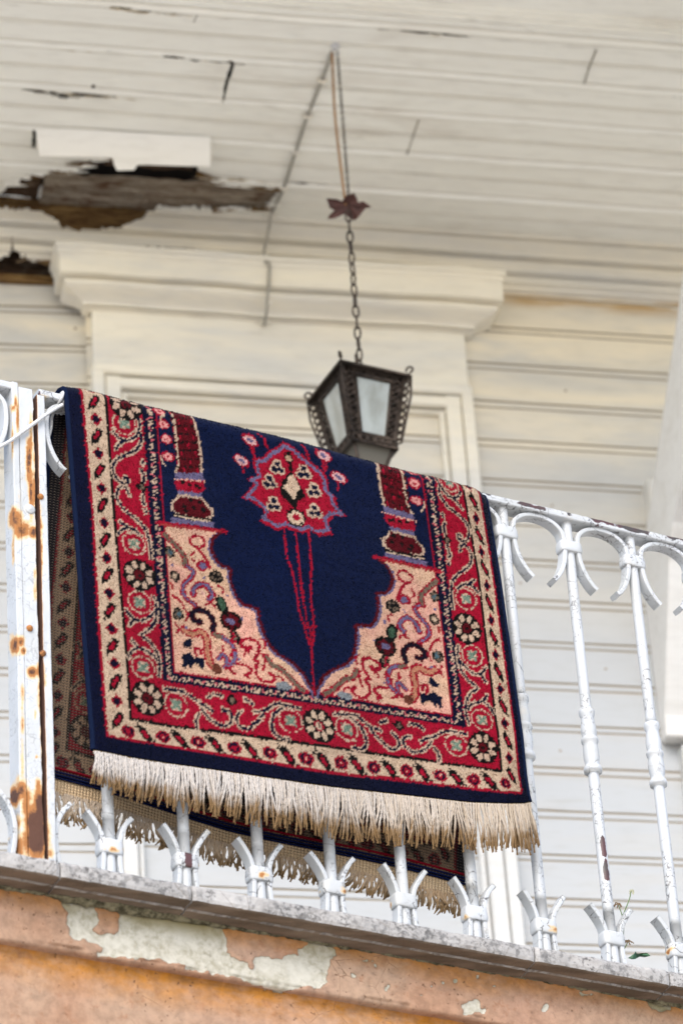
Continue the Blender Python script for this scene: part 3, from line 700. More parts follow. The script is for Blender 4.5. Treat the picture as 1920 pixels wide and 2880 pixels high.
def arch(k):
    ua, ub = UB[k], UB[k+1]; ga = .0130 if k != 1 else .0365; gb = .0130 if k+1 != 1 else .033
    j = (rng.rand(4)-.5)*.003
    a, b = ua+ga, ub-gb; mid = (a+b)/2; hw = (b-a)/2
    pts = [(a+.0300+j[0], 5.0115+j[1]), (a+.0225, 5.0185), (a+.0120, 5.034), (a+.0045, 5.053), (a+.0006, 5.074), (a, 5.092)]
    for t in np.linspace(0, math.pi, 11)[1:-1]: pts.append((mid-hw*math.cos(t)*1.0, 5.096+(ZU-.0035-5.096)*math.sin(t)**.85))
    pts += [(b, 5.092), (b-.0006, 5.074), (b-.0045, 5.053), (b-.0120, 5.034), (b-.0225, 5.0185), (b-.0300-j[2], 5.0115+j[3])]
    mb = MB(); strap_mb(mb, crm(pts, 5), .0108, .0038); c = mb.build('arch', [iron_m], rail, False); grid_attr(c)
    m_ = c.modifiers.new('edges', 'BEVEL'); m_.width = .0008; m_.segments = 2
for k in range(0, 12): arch(k)
for s, u0 in ((1, UB[1]+.034), (-1, UB[1]-.031)):     # single scroll bars welded to the post foot
    uz = crm([(u0+s*.014, ZBASE), (u0+s*.006, 4.305), (u0+s*.001, 4.335), (u0+s*.001, 4.365), (u0+s*.010, 4.392), (u0+s*.026, 4.413)], 5)
    mb = MB(); strap_mb(mb, uz, .0105, .0037); c = mb.build('scroll_bar', [iron_base_m], rail, False); grid_attr(c)
# top rail, two lengths
def toprail(ua, ub):
    n = int((ub-ua)/.004); U = np.linspace(ua, ub, n); h = (ZT-ZU)/2; zc = (ZT+ZU)/2
    sec = np.array([(-.0165, -h), (-.006, -h), (.006, -h), (.015, -h), (.0165, -h+.0015), (.0168, 0), (.0165, h-.002), (.0145, h), (.005, h), (-.005, h), (-.0165, h)])
    V = []
    for i, uu in enumerate(U):
        for a, b in sec:
            V.append(RW(uu, a+(fbm(uu*60, b*200+a*90, 1, 3)-.5)*.0016, zc+b+(fbm(uu*50, b*300, 2, 3)-.5)*.0018))
    F = [tuple(f) for f in gridF(n, len(sec), flip=True)]
    K = len(sec); F += [(i*K, (i+1)*K, (i+1)*K+K-1, i*K+K-1) for i in range(n-1)]
    F += [tuple(range(K)), tuple(reversed([(n-1)*K+j for j in range(K)]))]
    o = mesh('top_rail', V, F, [iron_rail_m], rail, False)
    def chip(co):
        d = (co-B0) @ er; off = (co-B0) @ nr; z = co[:, 2]
        c = np.clip((fbm(d*26, z*30, 5, 4)-.46)*3.6, 0, 1)*(z > zc-.001)*(d > .2)*1.5
        c = np.maximum(c, np.clip(1-np.abs(d+.545)/.012, 0, 1)*(z < ZT-.002)*.6)
        return c
    grid_attr(o, chip, lambda co: np.exp(-(((co-B0) @ er+.535)/.01)**2)*.35*(co[:, 2] < zc))
toprail(-.96, -.6015+.012); toprail(-.546, .95)
# ---- post: two angle irons and a front plate
post = part('post', rail, RW(-.568, 0, 4.28), 'rusty built-up iron post with split seams')
RB = [(150, 1450, 40, 45, .9), (125, 1462, 45, 40, .95), (185, 1462, 30, 40, .9), (250, 1365, 14, 8, 1.0), (50, 1810, 22, 28, .9), (112, 1880, 22, 22, .9)]
RBL = [ # (x, y, rx, ry, strength) in source pixels
 (88, 1240, 5, 70, .55), (82, 1300, 7, 60, .95), (88, 1380, 6, 70, .85), (38, 1150, 8, 10, .6), (45, 1130, 4, 14, .7), (45, 1460, 18, 26, .85), (62, 1490, 22, 26, .8), (95, 1498, 12, 16, .95), (112, 1480, 9, 45, .55), (40, 1445, 8, 20, .8), (101, 1235, 4, 30, .9), (103, 1290, 5, 40, .85), (101, 1370, 6, 50, .75),
 (44, 1815, 14, 26, .85), (60, 1805, 10, 16, .9), (66, 1830, 8, 12, .8), (92, 1890, 12, 16, .9), (114, 1888, 12, 22, .7), (122, 1910, 10, 20, .6), (64, 1960, 5, 50, .5), (64, 2040, 5, 30, .5), (100, 2010, 4, 16, .6), (104, 2128, 5, 6, .7),
 (60, 2225, 14, 30, .8), (75, 2260, 14, 40, .75), (108, 2215, 8, 26, .8), (100, 2310, 26, 55, 1.0), (105, 2350, 26, 55, 1.25), (112, 2280, 16, 60, 1.05), (85, 2370, 26, 36, .7), (55, 2380, 12, 30, .75), (130, 2345, 8, 26, .75), (127, 2245, 5, 22, .55), (52, 2310, 10, 24, .55), (140, 2400, 12, 12, .6), (40, 2240, 12, 25, 1.1), (55, 1400, 6, 30, .3), (118, 1560, 4, 60, .6), (100, 1640, 4, 50, .55), (118, 1760, 4, 40, .5), (110, 1960, 5, 60, .6), (118, 2060, 4, 70, .6), (126, 2160, 5, 60, .6), (64, 2130, 5, 60, .45), (50, 1170, 4, 40, .7), (36, 1240, 3, 50, .55), (38, 1540, 4, 60, .5)]
def rustf(co):
    px, py = proj(co); r = np.zeros(len(co))
    for x, y, rx, ry, s in RBL: r = np.maximum(r, s*1.0*np.exp(-((np.abs((px-x)/(rx*1.25)))**2.5+(np.abs((py-y)/(ry*1.2)))**2.5)))
    u_ = (co-P0) @ er; o_ = (co-B0) @ nr
    seam = ((u_ < -.5497) & (u_ > -.552)) | ((np.abs(u_+.5566) < .0008) & (o_ < .0158))
    return np.where(seam, 1.35, r)
def postbar(name, ua, ub, oa, ob, za, zb, jag=0.0, seed=0):
    # box skin as a fine grid so that stains and warped edges show
    n = int((zb-za)/.004); Z = np.linspace(za, zb, n)
    ring = []
    def seg(a, b, c, d, k):
        for q in range(k): ring.append((a+(c-a)*q/k, b+(d-b)*q/k))
    b_ = .0012
    seg(ua, oa, ua, ob-b_, 7); seg(ua, ob-b_, ua+b_, ob, 1); seg(ua+b_, ob, ub-b_, ob, 6); seg(ub-b_, ob, ub, ob-b_, 1); seg(ub, ob-b_, ub, oa, 5); seg(ub, oa, ua, oa, 2)
    ring = np.array(ring); K = len(ring)
    U = np.repeat(ring[None, :, 0], n, 0); O = np.repeat(ring[None, :, 1], n, 0); Zg = np.repeat(Z[:, None], K, 1)
    wv = (fbm(Zg*6, Zg*0+seed, 1, 3)-.5)*.003; nz = (fbm(Zg*70, U*150+O*80+seed, 2, 4)-.5)*.0012
    right = (U > (ua+ub)/2); rag = (fbm(Zg*55, Zg*0+seed, 4, 4)-.5)*jag
    bulge = np.exp(-((Zg-4.31)/.04)**2)*.004*(seed == 2)
    V = RW(U+wv*.5+np.where(right, rag, 0)+nz*.3, O+wv*.4+nz+bulge, Zg)
    F = np.concatenate([gridF(n, K), np.stack([np.arange(n-1)*K+K-1, (np.arange(n-1)+1)*K+K-1, (np.arange(n-1)+1)*K, np.arange(n-1)*K], -1)])
    F = [tuple(f) for f in F]+[tuple(range(K)), tuple((n-1)*K+j for j in range(K))]
    o = mesh(name, V.reshape(-1, 3), F, [post_m], post, False); grid_attr(o, lambda co: (np.exp(-((co[:, 2]-5.03)/.014)**2)*.0), rustf); return o
postbar('angle_iron', -.5935, -.5825, -.018, .0180, 4.279, 5.152, 0, 1)
postbar('front_plate', -.5818, -.5568, .004, .0165, 4.279, 5.146, .0030, 2)
postbar('angle_iron', -.5505, -.5365, -.018, .0175, 4.279, 5.1385, 0, 3)
# back flats closing the post
mb = MB(); mb.box(RW(-.5570, -.018, 4.279), er*.007, nr*.016, ez*.86); b_ = mb.build('back_flat', dark_m, post)
mb = MB(); mb.lathe(RW(-.5665, .0165, 4.918), [(.0088, 0), (.0086, .0012), (.006, .0026), (.0001, .003)], 20, er, ez, nr); rv = mb.build('rivet_cap', [post_m], post, True); grid_attr(rv)
for uu, zz in ((-.5485, 4.945), (-.572, 4.70), (-.551, 4.66)):
    mb = MB(); mb.lathe(RW(uu, .017, zz), [(.0055, 0), (.005, .0025), (.0025, .004), (.0001, .0045)], 10, er, ez, nr)
    b_ = mb.build('bolt_head', [post_m], post, True); grid_attr(b_, None, lambda co: np.full(len(co), .72))

# tie cord
cm = plain('cord fibre', (.62, .62, .62), .8, sc_=300)
u1, zc = -.5030, 5.146
cord = thing('tie_cord', 'white synthetic cord knotted round the top rail beside the rug corner', 'cord', RW(u1, 0, zc))
mb = MB()
for q in range(4):
    c_ = u1-.004+.0045*q; pts = []
    for a in np.linspace(0, 2*math.pi, 18, endpoint=False):
        ca, sa = math.cos(a), math.sin(a); qq = (abs(ca)**4+abs(sa)**4)**-.25
        pts.append(RW(c_+.003*math.sin(a+q), .0205*ca*qq, zc+.0100*sa*qq))
    mb.tube(pts, .0026, 7, closed=True)
mb.build('knot', cm, cord, True)
def cpx(L, off): return [onrail(x, y, o) for (x, y), o in zip(L, off)]
mb = MB(); mb.tube(crm(cpx([(176, 1138), (140, 1160), (105, 1185), (60, 1218), (25, 1243), (-10, 1262), (-60, 1290)], [.021, .023, .023, .023, .023, .022, .02]), 8), .0030, 8)
mb.build('taut_end', cm, cord, True)
mb = MB(); mb.tube(crm(cpx([(176, 1140), (160, 1150), (147, 1170), (144, 1205), (136, 1235), (131, 1243)], [.0, -.006, -.008, -.009, -.008, -.006]), 8), .0028, 7)
mb.build('loose_end', cm, cord, True)

# ================================================================== RUG
NAVY, FIELD = lin('141d48'), lin('0f2458'); RED, DRED = lin('a80f2e'), lin('760d1e'); BEI, PINK = lin('d9bda2'), lin('f0b4a0')
BLK, GRN, MAU, ORG, CRM, TAU = lin('26211f'), lin('7d9280'), lin('736a8c'), lin('b24440'), lin('d2b49c'), lin('7a6858')
SC = np.array([0, 33, 106, 207, 237, 628, 1019, 1049, 1150, 1223, 1256], float)
TR = np.array([-345, 0, 420, 447, 560, 622, 662], float)
# the rug's own grid lines as they hang (surveyed), columns across, rows down
G = {
 'A': [(187, 1095), (223, 1095), (291, 1113), (397, 1141), (434, 1150), (792, 1232), (1185, 1339), (1220, 1344), (1300, 1366), (1344, 1377), (1362, 1395)],
 'B': [(213, 1432), (255, 1439), (315, 1450), (420, 1467), (456, 1473), (843, 1539), (1222, 1604), (1252, 1609), (1346, 1620), (1387, 1626), (1400, 1627)],
 'C': [(245, 1857), (278, 1863), (352, 1875), (455, 1890), (485, 1895), (882, 1954), (1272, 2020), (1303, 2025), (1396, 2036), (1444, 2041), (1458, 2042)],
 'D': [(247, 1884), (281, 1890), (354, 1902), (457, 1918), (487, 1923), (885, 1982), (1276, 2044), (1308, 2049), (1401, 2062), (1448, 2067), (1462, 2069)],
 'E': [(257, 2010), (290, 2015), (361, 2027), (465, 2045), (495, 2050), (903, 2104), (1285, 2158), (1315, 2162), (1411, 2175), (1457, 2180), (1473, 2182)],
 'F': [(262, 2068), (296, 2075), (366, 2089), (470, 2106), (500, 2110), (912, 2178), (1290, 2220), (1322, 2224), (1420, 2234), (1466, 2238), (1482, 2239)],
 'G': [(263, 2109), (300, 2116), (367, 2130), (471, 2147), (502, 2151), (917, 2211), (1292, 2254), (1325, 2257), (1424, 2260), (1470, 2259), (1487, 2255)]}
Gm = np.array([G[k] for k in 'ABCDEFG'], float)
Sil = Gm[0].copy()
for j in range(11):
    d = Gm[0, j]-Gm[1, j]; L = np.hypot(*d); Gm[0, j] = Gm[1, j]+d/L*345*(.995-.02*j/10)
def fwd(S, T):
    S = np.asarray(S, float); T = np.asarray(T, float)
    i = np.clip(np.searchsorted(TR, T, 'right')-1, 0, 5); j = np.clip(np.searchsorted(SC, S, 'right')-1, 0, 9)
    a = (T-TR[i])/(TR[i+1]-TR[i]); b = (S-SC[j])/(SC[j+1]-SC[j]); a = a[..., None]; b = b[..., None]
    return (Gm[i, j]*(1-a)+Gm[i+1, j]*a)*(1-b)+(Gm[i, j+1]*(1-a)+Gm[i+1, j+1]*a)*b
def inv(P):
    P = np.asarray(P, float).reshape(-1, 2); S = np.full(len(P), 500.0); T = np.full(len(P), 200.0)
    for _ in range(25):
        f0 = fwd(S, T); h = 2.0; fs = (fwd(S+h, T)-fwd(S-h, T))/(2*h); ft = (fwd(S, T+h)-fwd(S, T-h))/(2*h); r = P-f0
        det = fs[:, 0]*ft[:, 1]-ft[:, 0]*fs[:, 1]
        S = np.clip(S+np.clip((r[:, 0]*ft[:, 1]-ft[:, 0]*r[:, 1])/det, -200, 200)*.9, -60, 1320); T = np.clip(T+np.clip((fs[:, 0]*r[:, 1]-r[:, 0]*fs[:, 1])/det, -200, 200)*.9, -520, 760)
    return np.stack([S, T], -1)
# ---- canvas in rug coordinates
CS = 2.0; S_ax = np.arange(0, 1256+.1, CS); T_ax = np.arange(-560, 662+.1, CS)
SG, TG = np.meshgrid(S_ax, T_ax, indexing='ij')
cnv = np.zeros(SG.shape+(3,)); cnv[:] = FIELD
# frayed, knot-by-knot sampling position
kx = np.floor(SG/4)*4+2; ky = np.floor(TG/4)*4+2
jx = (vn(kx*1.7, ky*1.3, 1)-.5)*5; jy = (vn(kx*1.1, ky*1.9, 2)-.5)*6
XS = SG+jx; YT = TG+jy
def paint(mask, c): cnv[mask] = c
def box_of(pts, r):
    p = np.asarray(pts); return (max(0, int((p[:, 0].min()-r)/CS)), min(len(S_ax), int((p[:, 0].max()+r)/CS)+2), max(0, int((p[:, 1].min()-r+560)/CS)), min(len(T_ax), int((p[:, 1].max()+r+560)/CS)+2))
def line(pts, wd, c):
    a, b, d, e = box_of(pts, wd+8)
    if b <= a or e <= d: return
    m = segdist(XS[a:b, d:e], YT[a:b, d:e], pts) < wd/2; cnv[a:b, d:e][m] = c
def poly(pts, c):
    a, b, d, e = box_of(pts, 8)
    if b <= a or e <= d: return
    m = inpoly(XS[a:b, d:e], YT[a:b, d:e], [tuple(p) for p in pts]); cnv[a:b, d:e][m] = c
def ell(cx, cy, rx, ry, c, rot=0.0):
    a, b, d, e = box_of([(cx, cy)], max(rx, ry)+8)
    if b <= a or e <= d: return
    x = XS[a:b, d:e]-cx; y = YT[a:b, d:e]-cy; ca, sa = math.cos(rot), math.sin(rot)
    m = ((x*ca+y*sa)/rx)**2+((-x*sa+y*ca)/ry)**2 < 1; cnv[a:b, d:e][m] = c
def mir(p): q = np.array(p, float); q[:, 0] = 1256-q[:, 0]; return q
def crop(o, pts): return inv([(o[0]+a/3.136, o[1]+b/3.136) for a, b in pts])
cA, cB, cD, cE = (100, 1080), (600, 1180), (200, 1500), (600, 1600)
def both(f, o, pts, *a, smooth=True):
    q = crop(o, pts) if o is not None else np.asarray(pts, float)
    if smooth and len(q) > 2: q = crm(q, 4)
    f(q, *a); f(mir(q), *a)
def bell(o, c, rx, ry, col, rot=0.0):
    q = crop(o, [c])[0]; ell(q[0], q[1], rx/3.136, ry/3.136, col, rot); ell(1256-q[0], q[1], rx/3.136, ry/3.136, col, -rot)
def scroll(o, pts, wd=6, halo=13.5, c=None, h=None):
    both(line, o, pts, halo, CRM if h is None else h); LATE.append((o, pts, wd, NAVY if c is None else c))
LATE = []
def flush():
    for o, p, wd_, c in LATE: both(line, o, p, wd_, c)
    LATE.clear()
# bands (nested frames; the rug's far end lies beyond the fold)
def frame(s, tb, c): cnv[(XS < s) | (XS > 1256-s) | (YT > tb)] = c
frame(237+5, 420-6, RED); frame(237, 420, NAVY); frame(207, 447, RED); frame(106+8, 560-7, BLK); frame(106, 560+1, BEI); frame(33+8, 622-8, RED); frame(33, 622, NAVY)
# guard stripe ticks
def ticks(horizontal):
    n0, n1 = (-560, 430) if not horizontal else (222, 1034)
    i = 0; p = n0
    while p < n1:
        col = CRM if i % 3 else lin('d46a70'); a = (i % 2)*2-1
        if horizontal: line([(p-3, 434+a*4), (p+3, 434-a*4)], 5, col); line([(p-4, 440), (p, 437)], 3, CRM)
        else:
            for s_ in (222, 1034): line([(s_-4*a, p-3), (s_+4*a, p+3)], 4, col); line([(s_+5, p+5), (s_+3, p+8)], 3, CRM)
        p += 11; i += 1
ticks(False); ticks(True)
# outer beige guard: flowers and leaves
def flower(x, y, r=19):
    poly([(x-r, y), (x-r*.45, y-r*.45), (x, y-r*1.05), (x+r*.5, y-r*.5), (x+r, y), (x+r*.5, y+r*.5), (x, y+r*1.05), (x-r*.5, y+r*.5)], RED); ell(x, y, r*.56, r*.56, lin('241640'))
def leaf(x, y, dx, dy, s=1):
    n = np.array([-dy, dx]); d = np.array([dx, dy]); P = np.array([x, y])
    line([P-d*30, P-d*20-n*3, P-d*10], 6, BLK); line([P-d*12, P+d*14], 22, BLK); line([P+d*12, P+d*24+n*6], 8, BLK); line([P-d*9, P+d*10], 10, RED)
lf = np.array([.55, -.83]); lf /= np.hypot(*lf)
fy = [float(inv([(272+(y-1183)*.088, y)])[0][1]) for y in (1183,)][0]
per = (560-26+30-fy)/9.0
k = -6
while True:
    t = fy+k*(inv([(356, 1980)])[0][1]-fy)/8
    if t > 585: break
    flower(74, t); flower(1256-74, t)
    if t < 540: tt = t+(inv([(356, 1980)])[0][1]-fy)/16; leaf(72, tt, *lf); leaf(1256-72, tt, -lf[0], lf[1])
    k += 1
for i in range(12):
    s_ = 100+i*(1256-200)/11; ell(s_, 593, 20, 17, RED); ell(s_, 593, 15, 13, lin('2a1440')); ell(s_, 593, 9, 8, RED); ell(s_, 593, 2.5, 2.5, PINK)
    if i < 11:
        s2 = s_+48; d = np.array([.62, .78]); leaf(s2-2, 592, d[0], d[1]); line([(s2-26, 577), (s2-8, 582)], 6, BLK); line([(s2+8, 607), (s2+24, 612)], 5, BLK)
# rosettes
def rosette(x, y, R=42, c2=DRED, pet=CRM):
    ell(x, y, R+3, R+3, BLK)
    for q in range(8):
        a = q*math.pi/4+.39; ell(x+math.cos(a)*R*.67, y+math.sin(a)*R*.67, R*.27, R*.19, pet, a)
    ell(x, y, R*.42, R*.42, BLK); ell(x, y, R*.33, R*.33, c2); ell(x, y, R*.12, R*.12, BLK)
def ros(px, **k):
    q = inv([px])[0]; rosette(q[0], q[1], **k); rosette(1256-q[0], q[1], **k)
# ---- main border scrolls
def palm(o, c, d=1, cre=True):
    q = crop(o, [c])[0]
    for x in (q[0], 1256-q[0]):
        ell(x, q[1], 33, 32, CRM); ell(x, q[1], 29, 28, RED); ell(x, q[1], 15, 15, CRM); 
        line([(x-11, q[1]-10), (x+11, q[1]+10)], 8, GRN); line([(x-11, q[1]+10), (x+11, q[1]-10)], 8, GRN); ell(x, q[1], 7, 9, GRN)
for o, c in ((cA, (775, 360)), (cA, (860, 1420)), (cD, (595, 615)), (cD, (625, 1190))): palm(o, c)
S_ = scroll
S_(cA, [(675, 425), (720, 480), (790, 508), (860, 485), (900, 430), (912, 370), (895, 300)])
S_(cA, [(790, 505), (745, 530), (700, 580)])
S_(cA, [(905, 430), (925, 490), (905, 560), (850, 612), (780, 640), (710, 680), (676, 735), (684, 800), (722, 860), (775, 888), (812, 870), (800, 835), (775, 842)])
S_(cA, [(722, 940), (760, 915), (800, 935), (822, 990)])
S_(cA, [(725, 940), (708, 990), (725, 1045), (755, 1095), (800, 1140), (860, 1185), (915, 1235), (965, 1295), (990, 1370), (1003, 1450), (1010, 1545)])
S_(cA, [(740, 1225), (800, 1268), (870, 1300), (925, 1350)]); S_(cA, [(830, 1280), (765, 1290), (725, 1335)])
S_(cA, [(935, 690), (935, 720)]); S_(cA, [(925, 770), (950, 820), (942, 880)]); S_(cA, [(945, 975), (938, 1060), (955, 1075)]); S_(cA, [(962, 1120), (970, 1145)])
S_(cD, [(480, 690), (540, 760), (620, 778), (690, 735), (738, 685), (735, 610), (718, 568)]); S_(cD, [(545, 765), (510, 825)])
S_(cD, [(745, 700), (730, 790), (680, 855), (610, 903), (680, 960), (730, 1030), (762, 1100), (770, 1180), (765, 1265)])
S_(cD, [(530, 955), (580, 1012), (650, 1042), (710, 1080), (745, 1125)]); S_(cD, [(580, 1015), (525, 1050), (500, 1100)])
for o, c in ((cD, (915, 1522)), (cE, (670, 1350))): palm(o, c)
S_(cD, [(810, 1378), (880, 1386), (960, 1400), (1040, 1440), (1100, 1490), (1180, 1535), (1240, 1580)])
S_(cD, [(1200, 1455), (1250, 1428), (1320, 1445)])
S_(cE, [(80, 1250), (130, 1268), (156, 1310), (148, 1362), (100, 1390), (40, 1382), (-20, 1350), (-70, 1300), (-110, 1240)])
S_(cE, [(245, 1262), (205, 1305), (203, 1360), (250, 1410), (310, 1415), (360, 1375), (410, 1335), (435, 1290)]); S_(cE, [(350, 1272), (440, 1262), (500, 1222), (560, 1200), (640, 1212), (755, 1245)])
S_(cE, [(600, 1232), (532, 1290), (506, 1370), (522, 1450), (580, 1502), (655, 1512)]); S_(cE, [(275, 1160), (340, 1200)])
S_(cE, [(-130, 1290), (-160, 1350), (-150, 1420)])
flush()
for o, c in ((cA, (935, 922)), (cE, (158, 1172)), (cD, (1420, 1485))):
    q = crop(o, [c])[0]
    for x in (q[0], 1256-q[0]): poly([(x-20, q[1]), (x, q[1]-15), (x+14, q[1]), (x, q[1]+15)], BLK); ell(x, q[1], 6, 7, TAU)
ros((352, 1140)); ros((390, 1621)); ros((412, 1967)); rosette(628, 504, 42, RED, BEI); ell(628, 504, 9, 9, CRM); ell(628, 504, 3, 3, BLK)
# extension of the border beyond the fold
for t in (-470,): rosette(157, t); rosette(1256-157, t)
# ---- field: small flowers beside columns
for c in ((1120, 365), (1145, 497), (1160, 650), (1092, 245)):
    bell(cA, c, 58, 48, RED); bell(cA, c, 42, 34, lin('eea39c')); bell(cA, c, 14, 10, RED)
both(line, cA, [(1130, 270), (1090, 320)], 5, CRM); both(line, cA, [(1095, 640), (1105, 690), (1140, 735)], 5, CRM)
# columns
both(poly, cA, [(1120, 100), (1360, 130), (1400, 330), (1440, 480), (1462, 650), (1466, 800), (1215, 800), (1235, 700), (1222, 500), (1195, 300)], CRM, smooth=False)
both(poly, cA, [(1140, 100), (1335, 130), (1378, 330), (1418, 480), (1440, 650), (1444, 795), (1240, 795), (1258, 700), (1246, 500), (1220, 300)], DRED, smooth=False)
for r_ in range(9):
    for c_ in range(4):
        y_ = 170+r_*72; x_ = 1175+c_*58+r_*9
        both(line, cA, [(x_-14, y_-8), (x_, y_+8), (x_+14, y_-8)], 5, BLK, smooth=False); both(line, cA, [(x_, y_+10), (x_+3, y_+38)], 5, RED if (r_+c_) % 2 else DRED, smooth=False)
both(poly, cA, [(1215, 790), (1470, 800), (1474, 866), (1220, 845)], MAU, smooth=False); both(line, cA, [(1215, 850), (1480, 870)], 5, PINK)
both(poly, cA, [(1225, 855), (1475, 870), (1482, 940), (1440, 975), (1250, 950), (1215, 900)], RED, smooth=False)
for c in ((1290, 880), (1350, 900), (1410, 905), (1440, 925)): bell(cA, c, 20, 16, BLK)
both(poly, cA, [(1245, 945), (1455, 975), (1460, 1010), (1240, 985)], MAU, smooth=False); both(line, cA, [(1245, 990), (1460, 1012)], 4, CRM)
bellp = [(1250, 995), (1465, 1010), (1500, 1060), (1560, 1120), (1560, 1180), (1500, 1215), (1240, 1170), (1180, 1110), (1185, 1060)]
both(poly, cA, bellp, CRM, smooth=False)
both(poly, cA, [(1262, 1008), (1455, 1022), (1485, 1070), (1535, 1125), (1535, 1165), (1490, 1195), (1250, 1150), (1205, 1105), (1208, 1065)], DRED, smooth=False)
for c in ((1300, 1090), (1360, 1035), (1385, 1105), (1440, 1050), (1470, 1120), (1320, 1130)): bell(cA, c, 20, 18, BLK)
both(line, cA, [(1210, 1160), (1545, 1212)], 8, BLK); both(line, cA, [(1210, 1172), (1540, 1224)], 4, BEI)
both(poly, cA, [(1185, 1185), (1565, 1232), (1560, 1275), (1185, 1228)], MAU, smooth=False)
# ---- spandrels
arch_px = [(624, 1498), (606, 1508), (594, 1520), (590, 1545), (600, 1570), (618, 1592), (646, 1603), (645, 1625), (650, 1650), (662, 1680), (680, 1703), (705, 1710), (725, 1719), (727, 1745), (738, 1780), (752, 1812), (775, 1840), (800, 1856), (825, 1873), (847, 1895), (865, 1925), (878, 1945), (884, 1958)]
aq = inv(arch_px); tl_ = inv([(455, 1476)])[0]
sp = np.vstack([[(242, tl_[1]+5)], aq, [(628, 414), (242, 414)]])
for q in (sp, mir(sp)): poly(q, PINK)
low = np.vstack([[(242, 250)], [(420, 245)], aq[9:], [(628, 414), (242, 414)]])
GI = inpoly(SG, TG, [tuple(p) for p in sp]) | inpoly(SG, TG, [tuple(p) for p in mir(sp)])
bl_ = fbm(SG/90, TG/70, 3, 3)[..., None]; mixv = PINK*(1-np.clip(bl_*2-.45, 0, 1))+lin('e8c0a0')*np.clip(bl_*2-.45, 0, 1); cnv[GI] = mixv[GI]
for q in (aq, mir(aq)):
    sgn = 1 if q is aq else -1
    qi = q.copy(); qi[:, 0] -= sgn*6; qi[:, 1] += 3
    line(qi, 8, MAU); line(q, 8, DRED)
both(line, None, [(tl_[0]-10, tl_[1]), (aq[0][0]+8, aq[0][1]-2)], 13, RED); both(line, None, [(tl_[0]-6, tl_[1]+3), (aq[0][0]-8, aq[0][1]+1)], 4, ORG)
S2 = lambda o, p, wd, c, halo=None, hc=None: (both(line, o, p, halo, hc) if halo else None, both(line, o, p, wd, c))
S2(cD, [(815, 20), (880, 85), (945, 155), (992, 220), (992, 285)], 11, TAU, 19, RED)
S2(cD, [(1105, 128), (1060, 110), (1035, 70), (1060, 38), (1110, 30), (1158, 60), (1165, 110), (1112, 140)], 8, RED)
S2(cD, [(1105, 140), (1150, 190), (1190, 250), (1215, 320)], 9, RED)
bell(cD, (1150, 295), 58, 48, RED); bell(cD, (1152, 298), 34, 28, MAU)
for c, rx, ry in (((860, 172), 44, 50), ((905, 385), 44, 52), ((1270, 392), 64, 60), ((935, 722), 50, 55)):
    bell(cD, c, rx, ry, BLK)
    for q in range(5): a = q*1.257+.5; bell(cD, (c[0]+math.cos(a)*rx*.55, c[1]+math.sin(a)*ry*.55), 14, 14, TAU)
bell(cD, (905, 388), 20, 22, BEI); bell(cD, (945, 722), 20, 25, lin('56707a')); bell(cD, (866, 176), 18, 18, lin('56707a'))
S2(cD, [(1020, 300), (1070, 345), (1045, 400), (985, 460), (978, 530), (1015, 590), (1080, 640)], 6, MAU, 16, RED)
S2(cD, [(1065, 545), (1085, 480), (1150, 455), (1205, 490), (1240, 550), (1210, 590)], 9, MAU, 19, RED); bell(cD, (1150, 535), 22, 20, lin('f0c0b0'))
S2(cD, [(870, 450), (885, 490)], 9, ORG); S2(cD, [(890, 560), (960, 610), (990, 670)], 8, RED)
bell(cD, (1320, 635), 50, 78, BLK, -.3); bell(cD, (1322, 635), 32, 56, lin('4a6a52'), -.3)
bell(cD, (1405, 785), 98, 88, BLK); bell(cD, (1405, 785), 80, 70, DRED); bell(cD, (1405, 785), 42, 26, MAU)
for a in (0, 1.05, 2.1, 3.14, 4.2, 5.2): bell(cD, (1405+70*math.cos(a), 785+62*math.sin(a)), 16, 16, BLK)
bell(cD, (1440, 925), 42, 66, BLK, -.4); bell(cD, (1435, 915), 20, 36, TAU, -.4)
S2(cD, [(1130, 792), (1085, 785), (1048, 735), (1085, 690), (1160, 690), (1220, 735), (1250, 800), (1240, 862)], 12, lin('2a1838'), 17, DRED)
S2(cD, [(985, 858), (1055, 898), (1140, 880), (1190, 950), (1195, 1050), (1215, 1150), (1250, 1190)], 12, lin('c98a6c'), 24, RED)
S2(cD, [(1100, 1092), (1085, 1030), (1130, 1035), (1135, 1080)], 8, RED)
both(poly, cD, [(970, 970), (1045, 935), (1065, 985), (1045, 1025), (990, 1010)], NAVY, smooth=False)
both(poly, cD, [(955, 1090), (1040, 1055), (1070, 1100), (1165, 1110), (1170, 1170), (1150, 1225), (1120, 1165), (1070, 1160), (1045, 1205), (1020, 1155), (1005, 1205), (970, 1180), (975, 1120)], NAVY, smooth=False)
S2(cD, [(1255, 905), (1330, 930), (1400, 980), (1440, 1060), (1425, 1145), (1350, 1190)], 9, MAU, 17, RED); S2(cD, [(1290, 1120), (1330, 1080), (1365, 1100), (1365, 1150)], 8, MAU, 15, RED)
S2(cD, [(1260, 905), (1310, 925)], 11, TAU); bell(cD, (1280, 1205), 46, 44, lin('7c4434')); S2(cD, [(1330, 1000), (1330, 1040)], 8, RED); S2(cD, [(1380, 1200), (1420, 1240)], 8, RED)
S2(cE, [(300, 745), (322, 700), (275, 705), (238, 672), (262, 635), (330, 625), (385, 665), (395, 740), (360, 795)], 9, RED)
S2(cE, [(350, 815), (392, 835), (372, 880), (380, 950), (425, 1000), (505, 1008), (535, 965), (490, 930)], 9, RED); S2(cE, [(205, 850), (290, 868), (335, 910), (280, 950), (312, 975)], 9, RED)
S2(cE, [(430, 770), (450, 830), (430, 900)], 8, RED)
